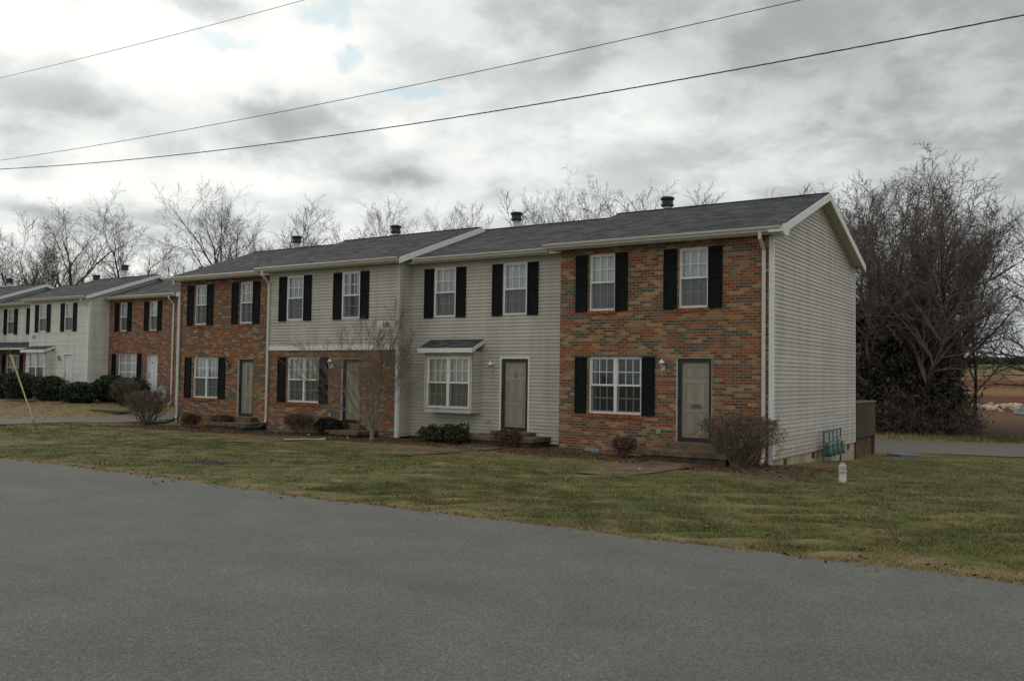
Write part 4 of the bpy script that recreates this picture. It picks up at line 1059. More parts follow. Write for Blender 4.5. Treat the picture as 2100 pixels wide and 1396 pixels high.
KIND = {   # level count, wobble, tropism, angle, ratio, children, first child, segments
 'ash':    dict(lev=4, wob=(.05, .10, .13, .16, .16), trop=(.03, .07, .06, .04, .03), ang=(42, 42, 42, 45, 45), ratio=(.62, .55, .5, .48, .5), nch=(12, 9, 7, 5, 0), t0=(.26, .18, .12, .1, .1), nseg=(12, 8, 6, 4, 3), rmin=.0065),
 'sparse': dict(lev=4, wob=(.08, .15, .19, .22, .22), trop=(.04, .07, .06, .04, .02), ang=(42, 42, 44, 46, 46), ratio=(.58, .54, .5, .48, .5), nch=(11, 8, 6, 5, 0), t0=(.34, .22, .15, .12, .1), nseg=(12, 9, 6, 4, 3), rmin=.007),
 'fan':    dict(lev=4, wob=(.04, .09, .13, .15, .15), trop=(.02, .03, .05, .04, .03), ang=(38, 32, 34, 36, 36), ratio=(.8, .6, .52, .5, .5), nch=(13, 9, 7, 5, 0), t0=(.16, .2, .15, .12, .1), nseg=(10, 9, 6, 4, 3), rmin=.006),
 'arch':   dict(lev=4, wob=(.05, .08, .12, .14, .14), trop=(.02, .01, .0, .01, .0), ang=(52, 36, 34, 36, 36), ratio=(.95, .55, .5, .48, .5), nch=(14, 9, 7, 5, 0), t0=(.45, .25, .15, .1, .1), nseg=(10, 11, 6, 4, 3), rmin=.007),
 'curl':   dict(lev=4, wob=(.09, .22, .34, .42, .42), trop=(.04, .09, .07, .05, .03), ang=(32, 34, 40, 44, 44), ratio=(.62, .52, .46, .46, .45), nch=(13, 9, 7, 4, 0), t0=(.22, .18, .12, .1, .1), nseg=(12, 10, 7, 5, 4), rmin=.011),
 'dense':  dict(lev=4, wob=(.06, .13, .18, .22, .22), trop=(.03, .06, .06, .05, .03), ang=(46, 42, 42, 44, 44), ratio=(.70, .54, .48, .44, .42), nch=(15, 10, 8, 5, 0), t0=(.27, .15, .1, .08, .1), nseg=(12, 9, 6, 4, 3), rmin=.009),
 'young':  dict(lev=3, wob=(.05, .10, .14, .16), trop=(.02, .05, .05, .03), ang=(30, 30, 34, 36), ratio=(.75, .55, .5, .5), nch=(6, 6, 5, 0), t0=(.3, .2, .15, .1), nseg=(8, 8, 5, 4), rmin=.0045),
}
TOP = {}
def make_tree(name, kind, seed, h, r0, bark, twig, lean=(0, 0), stems=1):
    g = Grow(seed, **KIND[kind])
    rr = np.random.RandomState(seed+99)
    L = h*{'ash': .80, 'sparse': .86, 'fan': .50, 'arch': .55, 'curl': .72, 'dense': .70, 'young': .6}[kind]
    for sidx in range(stems):
        d = np.array([lean[0]+(rr.normal(0, .16) if stems > 1 else 0), lean[1]+(rr.normal(0, .16) if stems > 1 else 0), 1.0]); d /= np.linalg.norm(d)
        off = rr.normal(0, .18, 3)*(stems > 1); off[2] = -.25
        g.branch(off, d, L*(1 if sidx == 0 else .75+.25*rr.rand()), r0*(1 if sidx == 0 else .75), 0)
    root = empty(name, (0, 0, 0))
    g.trunk.build('trunk', bark, root); g.crown.build('crown', twig, root)
    V = np.concatenate(g.crown.V); TOP[root] = float(np.percentile(V[:, 2], 99.9))
    return root
def copy_tree(o, parent=None):
    c = o.copy(); COL.objects.link(c)
    if parent is not None: c.parent = parent
    for ch in list(o.children): copy_tree(ch, c)
    return c
PROTO = {}
def place_tree(name, key, args, x, y, top, rot, label, group, wide=1.0, first={}):
    """key: prototype; scaled so that its top reaches the height given"""
    if key not in PROTO:
        PROTO[key] = make_tree(name, *args); o = PROTO[key]
    else: o = copy_tree(PROTO[key]); o.name = name
    z = gh(x, y); s = (top-z)/TOP[PROTO[key]]
    o.location = (x, y, z); o.scale = (s*wide, s*wide, s); o.rotation_euler = (0, 0, rot)
    tag(o, label, 'tree', group); return o

AR = {'ashA': ('ash', 11, 14, .24, M['bark_dark'], M['twig']), 'ashB': ('ash', 23, 14, .22, M['bark_dark'], M['twig']), 'spA': ('sparse', 5, 14, .23, M['bark_dark'], M['twig']), 'spB': ('sparse', 18, 14, .2, M['bark_dark'], M['twig']),
      'fanA': ('fan', 7, 12, .2, M['bark_dark'], M['twig']), 'archA': ('arch', 9, 12, .22, M['bark'], M['twig']), 'curlA': ('dense', 64, 13, .19, M['bark_dark'], M['twig_red']), 'curlB': ('dense', 31, 13, .18, M['bark_dark'], M['twig_red']), 'denseA': ('dense', 47, 12, .17, M['bark_dark'], M['twig'])}
GT = 'bare trees behind the townhouses'
TREES = [  # key, x, y, top, rot, wide, label
 ('spA', -55.9, 20.4, 16.3, 1.2, 1.05, 'dark crooked bare tree rising right of the tall far vent pipe'),
 ('spB', -60.6, 19.7, 15.9, 2.6, 1.1, 'slender leaning bare tree left of the dark crooked one'),
 ('ashA', -50.2, 24.2, 16.6, .3, 1.15, 'broad symmetrical bare tree above the left end of the near roof'),
 ('ashB', -68.0, 22.0, 15.2, 4.1, 1.0, 'bare tree between the two leftmost far vent pipes'),
 ('fanA', -72.6, 19.0, 15.3, 2.0, 1.2, 'multi limbed bare tree at the left edge above the far roof'),
 ('ashA', -72.6, 22.5, 14.9, 3.9, .9, 'bare tree just right of the one on the left edge'),
 ('spB', -57.5, 24.3, 13.0, 5.0, 1.0, 'short bare tree behind the far brick roof end'),
 ('fanA', -45.8, 27.2, 15.8, 3.6, 1.25, 'fan shaped bare tree behind the leftmost near vent pipe'),
 ('ashB', -41.8, 30.0, 15.9, 1.0, 1.25, 'bushy bare tree between the two left near vent pipes'),
 ('fanA', -38.9, 31.9, 15.4, 5.3, 1.1, 'bare treetop just behind the second near vent pipe'),
 ('ashA', -38.0, 34.9, 15.4, 2.2, 1.1, 'low bare treetop right of the second near vent pipe'),
 ('fanA', -35.5, 36.6, 15.3, .6, 1.1, 'thin bare treetop left of the white rake board peak'),
 ('spA', -20.9, 19.9, 12.2, 3.3, .8, 'upright twiggy bare tree left of the third near vent pipe'),
 ('spB', -19.1, 21.1, 13.5, .4, .8, 'tall narrow bare tree right of the third near vent pipe'),
 ('archA', -14.4, 19.9, 11.9, 1.1, 1.45, 'wide arching bare tree beside the rightmost near vent pipe'),
 ('archA', -12.2, 20.8, 11.6, 3.4, 1.3, 'lower arching bare tree half behind the rightmost near vent pipe'),
 ('ashB', -10.8, 38.6, 14.6, 2.9, 1.0, 'bare treetop just left of the near gable peak'),
 ('ashA', -8.9, 40.5, 14.4, 5.5, .8, 'bare treetop touching the near gable peak'),
]
for key, x, y, top, rot, wide, lab in TREES: place_tree('bare_tree', key, AR[key], x, y, top, rot, lab, GT, wide)
# thinner growth filling the skyline behind the far row
rs = np.random.RandomState(8)
keys = list(AR)
for i in range(8):
    px = -40+i*72+rs.normal(0, 8); dep = 82+rs.rand()*16
    d = FW+RT*(px-1050)/F_PX; p = CAM+d*dep
    place_tree('background_tree', keys[[0, 1, 4, 2, 3][i % 5]], AR[keys[0]], p[0], p[1], 9.4+rs.rand()*2.8, rs.rand()*6, 'small bare tree in the brushy line behind the far townhouses', 'brushy tree line behind the far townhouses', .95)
for i in range(13):
    px = 540+i*38+rs.normal(0, 10); dep = 78+rs.rand()*10
    d = FW+RT*(px-1050)/F_PX; p = CAM+d*dep
    place_tree('background_tree', keys[[0, 1, 4][i % 3]], AR[keys[0]], p[0], p[1], 12.6+rs.rand()*2.0, rs.rand()*6, 'small bare tree whose top shows over the near roof ridge', 'small trees over the near roof ridge', .95)

# right hand thicket
GR = 'bare trees of the thicket right of the gable'
for key, x, y, top, rot, wide, lab in [
 ('curlA', -1.3, 26.0, 13.3, .5, 1.12, 'tallest curly twigged bare tree in the thicket by the back drive'),
 ('curlB', -3.5, 26.8, 12.2, 2.2, 1.1, 'curly bare tree of the thicket closest to the gable'),
 ('curlA', .2, 28.1, 11.2, 3.9, .85, 'bare tree in the middle of the thicket, right of the tallest one'),
 ('curlB', .8, 31.0, 10.2, 5.1, .75, 'lower bare tree on the right side of the thicket'),
 ('denseA', -5.2, 30.0, 12.3, 1.4, 1.0, 'bare tree half hidden behind the gable roof edge'),
 ('curlA', -2.2, 30.2, 12.0, 1.9, .9, 'bare tree at the back of the thicket'),
 ('denseA', -.3, 27.0, 11.0, 4.4, 1.1, 'dense twiggy bare tree in the front of the thicket'),
 ('curlB', -2.4, 27.8, 11.6, 3.5, .9, 'twiggy bare tree between the gable and the tallest thicket tree'),
 ('denseA', -4.2, 31.6, 12.6, 5.9, 1.0, 'twiggy bare tree at the back of the thicket behind the gable')]:
    place_tree('bare_tree', key, AR.get(key), x, y, top, rot, lab, GR, wide)
# the tree outside the frame whose long limbs reach in
g = Grow(77, **{**KIND['ash'], 'rmin': .010, 'nch': (10, 9, 7, 4, 0)}); rr = np.random.RandomState(5)
zt = gh(6.6, 26.5)
tp = np.array([[6.6, 26.5, zt-.3], [6.55, 26.5, zt+1.5], [6.7, 26.4, zt+3.2], [7.0, 26.3, zt+5.5], [7.2, 26.2, zt+8.5]])
g.trunk.tube(tp, np.array([.30, .26, .22, .16, .07]), 9)
for z0, d, L, r in ((2.5, (-1, -.05, .10), 6.6, .13), (2.9, (-1, .15, .26), 6.0, .11), (3.6, (-.95, .25, .45), 5.8, .09), (4.4, (-.9, -.2, .6), 5.6, .085), (5.4, (-.8, .1, .75), 5.2, .07), (6.8, (-.4, 0, 1), 4.2, .06), (6.0, (.7, .2, .8), 4.4, .06), (4.4, (.9, -.3, .4), 4.6, .08)):
    dd = np.array(d, float); g.branch(np.array([6.7, 26.4, zt+z0]), dd/np.linalg.norm(dd), L, r, 1)
root = empty('bare_tree', (6.6, 26.5, zt), 'spreading bare tree at the right edge with long low limbs over the red field', 'tree', GR)
for tw, nm, mt in ((g.trunk, 'trunk', M['bark_dark']), (g.crown, 'crown', M['twig'])):
    tw.V = [v-np.array([6.6, 26.5, zt]) for v in tw.V]; tw.build(nm, mt, root)

def leaf_cloud(P, size, seed, flat=0.0, aspect=1.8):
    """one small two-sided quad per point"""
    r = np.random.RandomState(seed); n = len(P)
    a = r.normal(0, 1, (n, 3)); a /= np.linalg.norm(a, axis=1, keepdims=True)
    b = r.normal(0, 1, (n, 3)); b -= (b*a).sum(1, keepdims=True)*a; b /= np.linalg.norm(b, axis=1, keepdims=True)
    if flat: a[:, 2] *= (1-flat); b[:, 2] *= (1-flat)
    s = size*(.6+.8*r.rand(n, 1)); a = a*s*aspect*.5; b = b*s*.5
    V = np.stack([P-a, P+b*.9, P+a, P-b*.9], 1).reshape(-1, 3)
    return V, np.arange(n*4).reshape(-1, 4)

def cedar(x, y, h, rad, seed, label):
    r = np.random.RandomState(seed); z = gh(x, y)
    root = empty('cedar_tree', (x, y, z), label, 'tree', 'cedars in the thicket')
    tw = Twigs(); tw.tube(np.array([[0, 0, -.3], [.05, 0, h*.5], [0, .05, h*.97]]), np.array([.16, .10, .02]), 7)
    pts = []
    for i in range(150):
        t = r.rand()**.85; zz = h*(.03+.95*t); rr_ = rad*(1-t)**.62*(.75+.5*r.rand())+.12
        az = r.rand()*6.283; n = 7
        e = np.array([np.cos(az)*rr_, np.sin(az)*rr_, zz+.25*rr_]); s0 = np.array([0, 0, max(0.2, zz-.35*rr_)])
        f = np.linspace(0, 1, n)[:, None]; P = s0*(1-f)+e*f; P[:, 2] -= .12*np.sin(f[:, 0]*3.1)
        tw.tube(P, np.linspace(.025, .006, n), 3)
        m = 62; ff = .25+.8*r.rand(m)**.7
        q = s0+(e-s0)*ff[:, None]+r.normal(0, .17, (m, 3))*np.array([1, 1, .9])
        pts.append(q)
    tw.build('trunk', M['bark'], root)
    V, F_ = leaf_cloud(np.concatenate(pts), .115, seed+1); mesh_np('crown', V, F_, M['cedar_leaf'], root, 4)
cedar(-2.5, 27.0, 7.0, 2.0, 3, 'dark cedar in the thicket nearest the gable')
cedar(-.75, 27.6, 6.6, 1.8, 4, 'dark cedar on the right side of the thicket')
cedar(-2.0, 30.2, 7.6, 1.9, 5, 'dark cedar in the middle of the thicket')
cedar(-4.6, 29.6, 6.6, 1.9, 6, 'dark cedar behind the deck')
cedar(-.15, 26.6, 3.6, 1.0, 9, 'lowest dark cedar beside the red field')

# twiggy shrubs -----------------------------------------------------
def twig_shrub(name, x, y, rx, ry, h, seed, label, group, leaf, nst=22, leaves=1500, base=.16, twig=None, lsize=.035, levels=3, thick=.016, low=.12):
    z = gh(x, y); r = np.random.RandomState(seed)
    root = empty(name, (x, y, z), label, 'shrub', group)
    def inside(p):
        dz = (p[2]-h*.56)/(h*.46)
        w = 1+.07*math.sin(7*math.atan2(p[1], p[0])+seed)+.05*math.sin(5*p[2]/h*3+seed)
        return (abs(p[0]/rx)**2.4+abs(p[1]/ry)**2.4+abs(dz)**2.8) < w or p[2] < h*.5 and math.hypot(p[0]/rx, p[1]/ry) < .35+.8*p[2]/h
    g = Grow(seed, lev=levels, wob=(.09, .17, .22, .24), trop=(.05, .05, .05, .03), ang=(36, 40, 44, 44), ratio=(.55, .5, .5, .5), nch=(7, 6, 4, 0), t0=(.22, .15, .1, .1), nseg=(8, 6, 4, 3), rmin=.0042, k=(5, 4, 3, 3))
    g.clip = inside
    for i in range(nst):
        az = 6.283*i/nst+r.normal(0, .3); tilt = .15+.75*r.rand()
        d = np.array([np.cos(az)*tilt*rx/h, np.sin(az)*tilt*ry/h, .75]); d /= np.linalg.norm(d)
        b = np.array([np.cos(az), np.sin(az), 0])*base*r.rand(); b[2] = -.05
        g.branch(b, d, h*(1.05+.3*r.rand()), thick*(.7+.6*r.rand()), 0, g.trunk)
    g.trunk.build('stems', twig or M['bark'], root); g.crown.build('twigs', twig or M['twig'], root)
    if leaves:
        T = np.array(g.tips); k = r.randint(0, len(T), leaves)
        P = T[k]+r.normal(0, .03, (leaves, 3)); P = P[P[:, 2] > h*low]
        V, F_ = leaf_cloud(P, lsize, seed+1); mesh_np('foliage', V, F_, leaf, root, 4)
    return root
GS = 'shrubs along the near townhouses'
twig_shrub('bare_shrub', -.50, -.95, 1.10, .80, 1.16, 3, 'big clipped brown twiggy shrub at the right brick corner', GS, M['rust_leaf'], 26, 1500, .24, twig=M['twig_pale'], lsize=.032, low=.45, thick=.024)
twig_shrub('bare_shrub', -24.15, -.15, 1.0, .95, 1.25, 8, 'rounded bare brown shrub left of the near row by the drive', GS, M['rust_leaf'], 24, 1300, .22, twig=M['twig_pale'], lsize=.03, low=.5, thick=.024)
for x, y, rx, h, sd, lab, lf in ((-3.52, -.72, .40, .52, 11, 'low reddish shrub under the dark paned window of the right brick house', 'barb_leaf'), (-7.15, -.55, .50, .48, 12, 'low rusty shrub in front of the door step of the bay window house', 'barb_leaf'),
                          (-15.1, -.85, .62, .68, 13, 'reddish shrub under the window of the half brick house', 'barb_leaf'), (-19.9, -.05, .50, .52, 14, 'small rusty shrub beside the step of the left brick house', 'barb_leaf'), (-21.7, .0, .42, .50, 15, 'small reddish shrub under the window of the left brick house', 'barb_leaf')):
    twig_shrub('low_shrub', x, y, rx*.88, rx*.8, h*.88, sd, lab, GS, M[lf], 20, 1900, .12, twig=M['twig_red'], lsize=.032, levels=2, thick=.010, low=.05)
def leafy_shrub(name, x, y, rx, ry, h, seed, label, group, leaf, n=4200, size=.05, lumps=.12, mesh=None, rot=0.0, flat=2.6):
    z = gh(x, y); r = np.random.RandomState(seed)
    root = empty(name, (x, y, z), label, 'shrub', group); root.rotation_euler[2] = rot
    u = r.normal(0, 1, (n*2, 3)); u /= np.linalg.norm(u, axis=1, keepdims=True)
    # superellipsoid shell, lumpy and open in places
    e = flat; sc = 1/((np.abs(u)**e).sum(1))**(1/e)
    lump = 1+lumps*(np.sin(u[:, 0]*5+seed)*np.cos(u[:, 1]*6+seed*.7)+.7*np.sin(u[:, 2]*7+u[:, 0]*4+seed*1.3)+.4*np.sin(u[:, 1]*13+u[:, 2]*11))
    P = u*sc[:, None]*lump[:, None]*(1-.30*r.rand(n*2)[:, None]**2.0)
    gap = np.sin(u[:, 0]*9+seed)*np.sin(u[:, 1]*8+2)*np.sin(u[:, 2]*9+seed)
    P = P[(gap < .42) | (r.rand(n*2) < .35)][:n]
    P = P*np.array([rx, ry, h*.52])+np.array([0, 0, h*.50]); P = P[P[:, 2] > .03]
    V, F_ = leaf_cloud(P, size, seed+2, aspect=1.5)
    # dense inner twig mass of the same leaf so that one cannot see through
    q = r.normal(0, 1, (n//3, 3)); q /= np.linalg.norm(q, axis=1, keepdims=True); q *= (r.rand(n//3)**.4)[:, None]*.72
    V2, F2 = leaf_cloud(q*np.array([rx, ry, h*.5])+np.array([0, 0, h*.5]), size*3.2, seed+3)
    mesh_np('foliage', np.concatenate([V, V2]), np.concatenate([F_, F2+len(V)]), leaf, root, 4)
    tw = Twigs()
    for i in range(9):
        az = i*.7; P = np.array([[.06*math.cos(az), .06*math.sin(az), -.05], [rx*.3*math.cos(az), ry*.3*math.sin(az), h*.3], [rx*.6*math.cos(az+.3), ry*.6*math.sin(az+.3), h*.7]])
        tw.tube(P, np.array([.022, .016, .006]), 5)
    tw.build('stems', M['bark'], root)
    return root
leafy_shrub('evergreen_shrub', -13.95, -.62, .50, .42, .56, 41, 'dark round evergreen in front of the half brick house door', GS, M['dark_leaf'], 2600, .045)
leafy_shrub('juniper_shrub', -9.75, -.45, .50, .40, .42, 42, 'low spreading juniper under the bay window, left half of the pair', GS, M['juniper_leaf'], 2600, .045, .26)
leafy_shrub('juniper_shrub', -9.02, -.55, .46, .40, .50, 43, 'low spreading juniper under the bay window, right half of the pair', GS, M['juniper_leaf'], 2600, .045, .28)
GH = 'clipped evergreens along the far townhouses'
for i, (x, y, rx, h, lab) in enumerate(((-44.6, 4.8, 1.0, 1.35, 'leftmost clipped evergreen at the left edge of the picture'), (-42.3, 4.5, 1.05, 1.38, 'rounded clipped evergreen behind the yellow wire guard'), (-39.8, 4.75, 1.0, 1.25, 'clipped evergreen with open bare patches below the far lamp'),
                       (-36.55, 4.4, .95, 1.02, 'low clipped evergreen standing forward of the others'), (-36.0, 5.75, .85, 1.30, 'clipped evergreen against the far inner corner'), (-34.25, 5.85, .95, 1.28, 'clipped evergreen below the arched far window'))):
    leafy_shrub('clipped_evergreen', x, y, rx, .75, h, 50+i, lab, GH, M['box_leaf'], 3400, .075, .07)
twig_shrub('bare_shrub', -32.9, 4.6, .75, .6, 1.25, 21, 'bare twiggy shrub by the far downspout', GH, M['rust_leaf'], 16, 1200, .15)

# young multi-stem tree before the half brick house
def young_tree():
    x, y = -11.75, -1.05; z = gh(x, y)
    root = empty('young_tree', (x, y, z), 'young bare multi stem tree in front of the house number', 'tree')
    g = Grow(61, **KIND['young']); rr = np.random.RandomState(2)
    cr_ = np.array([0.83, .55, 0]); dp = np.array([-.55, .83, 0])     # along the facade as seen, and away
    base = np.array([0, 0, -.1])
    g.trunk.tube(np.array([[0, 0, -.15], [0, 0, .12], [.01, 0, .34]]), np.array([.10, .072, .06]), 9)
    for a, b, c, L, r in ((-.72, .1, .85, 2.5, .038), (-.10, -.1, 1, 2.5, .032), (.14, .15, 1, 2.9, .042), (.30, -.1, .95, 2.4, .03), (-.42, .3, .9, 2.4, .027), (.03, -.3, 1, 2.4, .027), (.62, .2, .85, 2.0, .022), (-1.0, -.15, .75, 2.3, .025)):
        d = cr_*a+dp*b+np.array([0, 0, c]); g.branch(np.array([.01, 0, .25]), d/np.linalg.norm(d), L, r, 0)
    g.trunk.build('trunk', M['bark_pale'], root); g.crown.build('crown', M['twig_pale'], root)
young_tree()

# brush and brambles at the foot of the thicket (a tangle nobody could count)
g = Grow(88, lev=2, wob=(.2, .25, .28), trop=(-.01, 0, 0), ang=(40, 44, 44), ratio=(.55, .5, .5), nch=(6, 4, 0), t0=(.2, .15, .1), nseg=(8, 5, 3), rmin=.008, k=(4, 3, 3))
rs = np.random.RandomState(4)
pts = []
for i in range(330):
    x = -6.2+7.4*rs.rand(); y = 25.0+3.5*rs.rand()
    if x > 1.0 and rs.rand() < .6: continue
    z = gh(x, y); az = rs.rand()*6.28; d = np.array([np.cos(az)*.7, np.sin(az)*.7, .8]); d /= np.linalg.norm(d)
    hh = (.7+1.6*rs.rand())*(1.0 if x < .6 else .5)
    g.branch(np.array([x, y, z-.05]), d, hh, .014, 0, g.crown)
    m = rs.randint(10, 26); pts.append(np.array([x, y, z])+rs.normal(0, 1, (m, 3))*np.array([.35, .3, .1])+np.array([0, 0, .3+hh*.45*rs.rand()]))
tag(g.crown.build('brambles', M['twig_pale']), 'tangle of brown brambles at the foot of the thicket', 'brush', kind='stuff')
V, F_ = leaf_cloud(np.concatenate(pts), .09, 5); tag(mesh_np('bramble_leaves', V, F_, M['cedar_leaf'], None, 4), 'dark leaves in the brambles at the foot of the thicket', 'brush', kind='stuff')
# vine leaves hanging through the lower thicket
P = np.stack([rs.uniform(-5.8, .5, 9000), rs.uniform(26.5, 30.5, 9000), rs.rand(9000)**1.3*5.6], 1)
clump = np.sin(P[:, 0]*2.1)*np.sin(P[:, 2]*1.9+P[:, 0])*np.cos(P[:, 1]*1.7)
P = P[(clump > -.15) & (P[:, 2] < 5.9-.28*np.abs(P[:, 0]+1.4)**1.5)]; P[:, 2] += gz(P[:, 0], P[:, 1])
V, F_ = leaf_cloud(P, .12, 6); tag(mesh_np('vine_leaves', V, F_, M['cedar_leaf'], None, 4), 'dark vine leaves hanging through the lower thicket', 'vines', kind='stuff')
# far hedgerow on the hill
P = np.stack([rs.uniform(-30, 60, 9000), rs.normal(93.5, .7, 9000), rs.rand(9000)*.55], 1); P[:, 2] += gz(P[:, 0], P[:, 1])
V, F_ = leaf_cloud(P, .3, 7); tag(mesh_np('hedgerow', V, F_, M['dark_leaf'], None, 4), 'dark hedgerow across the far hill', 'hedge', kind='stuff')

# grass -------------------------------------------------------------
def mulchy(x, y): return (y > np.where((x > -2.6) & (x < 1.4), -2.7, -2.0)) & (y < 1.2) & (x > -24.3) & (x < 1.1)
def scatter(n, x0, x1, y0, y1, seed):
    r = np.random.RandomState(seed); x = r.uniform(x0, x1, n); y = r.uniform(y0, y1, n)
    return x, y, r
def grass(name, regions, label):
    Vs, Fs, base = [], [], 0
    for (n, x0, x1, y0, y1, hgt, wid, seed) in regions:
        x, y, r = scatter(n, x0, x1, y0, y1, seed)
        pdp = paved_depth(x, y)
        keep = (pdp < -.02+.13*r.rand(n)**2.2) & ~(((y > -.1) & (y < 9) & (x > -23.3) & (x < .05)) | ((y > 5.7) & (x < -32.2)))
        keep &= ~(mulchy(x, y) & (r.rand(n) < .93))
        for c in WALKS:
            cx = [q[0] for q in c]; cy = [q[1] for q in c]
            keep &= ~((x > min(cx)+.12) & (x < max(cx)-.12) & (y > min(cy)+.1) & (y < max(cy)))
        # view wedge only
        dx, dy = x-CAM[0], y-CAM[1]; dep = dx*FW[0]+dy*FW[1]; lat = dx*RT[0]+dy*RT[1]
        keep &= (dep > 4) & (np.abs(lat/dep) < .66+.3*(lat > 0))
        clump = np.sin(x*3.1+1.3*np.sin(y*2.3))*np.sin(y*3.7+x*.8)+np.sin(x*9+y*7)*.5
        keep &= r.rand(n) < .74+.26*clump
        x, y = x[keep], y[keep]; r2 = np.random.RandomState(seed+1); m = len(x)
        z = np.empty(m)
        for s in range(0, m, 60000): z[s:s+60000] = gz(x[s:s+60000], y[s:s+60000])
        clump = clump[keep]
        h = hgt*(.45+.7*r2.rand(m))*(1+.15*clump); az = r2.rand(m)*6.283; ln = h*(.25+.95*r2.rand(m))
        w = wid*(.6+.8*r2.rand(m)); a2 = r2.rand(m)*6.283
        bx, by = np.cos(a2)*w/2, np.sin(a2)*w/2
        A = np.stack([x-bx, y-by, z-.01], 1); B = np.stack([x+bx, y+by, z-.01], 1); T = np.stack([x+np.cos(az)*ln, y+np.sin(az)*ln, z+h], 1)
        Vs.append(np.stack([A, B, T], 1).reshape(-1, 3)); Fs.append(np.arange(m*3).reshape(-1, 3)+base); base += m*3
    tag(mesh_np(name, np.concatenate(Vs), np.concatenate(Fs), M['blade'], None, 3), label, 'grass', kind='stuff')
grass('grass', [(250000, -4, 15, -13.2, -8, .030, .010, 1), (190000, -16, 10, -12.1, -4.5, .030, .012, 2), (160000, -26, 12, -8, 0, .032, .015, 3), (90000, 0, 18, -8, 14, .04, .018, 4), (60000, -48, -22, -10, 6, .05, .03, 5), (9000, -8, 10, 20, 26, .16, .03, 6)], 'short patchy winter grass of the lawns')
# dry leaves in the beds and blown across the lawn
x, y, r = scatter(15000, -24.2, 1.5, -2.3, .5, 9); k = ~((y > -.02) & (x < 0) & (y > .0)); x, y = x[k], y[k]
x2, y2, r = scatter(2600, -24, 9, -11.6, 6, 10); k = (paved_depth(x2, y2) < -.1) & ~((y2 > -.1) & (x2 < .1)); x2, y2 = x2[k], y2[k]
x4 = np.random.RandomState(21).uniform(-14, 9, 200); y4 = road_edge(x4)+np.random.RandomState(22).normal(.0, .14, 200)
x3, y3 = np.random.RandomState(2).uniform(-6, 4, 900), np.random.RandomState(3).uniform(24.0, 25.6, 900)
x, y = np.concatenate([x, x2, x3, x4]), np.concatenate([y, y2, y3, y4])
P = np.stack([x, y, gz(x, y)+.018], 1); V, F_ = leaf_cloud(P, .045, 11, .55, 1.5)
tag(mesh_np('leaf_litter', V, F_, M['litter_leaf'], None, 4), 'dry brown leaves lying in the beds and over the lawn', 'leaves', kind='stuff')

# ------------------------------------------------------------------ small things
def wire(name, pts, rad, label, twist=False):
    px = np.array([p[0] for p in pts]); pz = np.array([p[1] for p in pts]); c = np.polyfit(px, pz, 2); c[0] = max(c[0], .0012)
    if c[0] == .0012: c1 = np.polyfit(px, pz-.0012*px**2, 1); c = np.array([.0012, c1[0], c1[1]])
    xs = np.arange(-44, 18, .5 if not twist else .08); zs = np.polyval(c, xs)
    P = np.stack([xs, np.full_like(xs, -10.0), zs], 1); t = Twigs()
    if twist:
        for ph in (0, 2.1, 4.2):
            Q = P.copy(); Q[:, 1] += np.cos(xs*9+ph)*.006; Q[:, 2] += np.sin(xs*9+ph)*.006; t.tube(Q, np.full(len(xs), .0042), 4)
    else: t.tube(P, np.full(len(xs), rad), 6)
    tag(t.build(name, M['wire']), label, 'wire', 'overhead wires along the road')
wire('power_line', [(-16.18, 9.09), (-9.93, 8.83), (-5.36, 8.65)], .0050, 'topmost thin overhead wire, crossing the upper left sky')
wire('power_line', [(-16.03, 7.02), (-7.01, 6.70), (-.86, 6.66), (3.56, 6.66)], .0058, 'middle overhead wire, smooth and thin')
wire('power_line', [(-16.01, 6.80), (-5.65, 6.10), (-.85, 5.97), (3.25, 5.93), (5.96, 5.95)], .012, 'lowest overhead wire, a thicker twisted cable', True)

gz0 = gh(-21.84, -5.64)
root = empty('guy_wire', (-21.84, -5.64, gz0), 'leaning guy wire with a yellow plastic guard in the left lawn', 'guy wire')
t = Twigs(); A = np.array([0, 0, -.1]); B = np.array([-1.83, 0, 2.42]); dirv = (B-A)/np.linalg.norm(B-A)
t.tube(np.stack([A, A+dirv*9.5]), np.array([.007, .007]), 6); t.build('steel_wire', M['wire'], root)
t = Twigs(); t.tube(np.stack([A+dirv*.55, A+dirv*1.8, B]), np.array([.016, .024, .031]), 10); t.build('guard', M['yellow'], root)
t = Twigs(); t.tube(np.stack([A, A+dirv*.6]), np.array([.016, .016]), 6); t.build('anchor_rod', M['dark_metal'], root)

px_, py_ = 2.1, -2.04; pz_ = gh(px_, py_)
root = empty('pipe_cleanout', (px_, py_, pz_), 'short white capped pipe standing in the right lawn', 'pipe')
b = MB(); b.lathe((px_, py_, pz_), [(.075, -.1), (.075, .235), (.072, .24)], 16); build(b, 'pipe', M['pvc'], root, True)
b = MB(); b.lathe((px_, py_, pz_), [(.088, .19), (.088, .215), (.080, .23), (.080, .325), (.070, .345), (.045, .347), (.045, .385), (.0, .386)], 16); build(b, 'cap', M['pvc'], root)

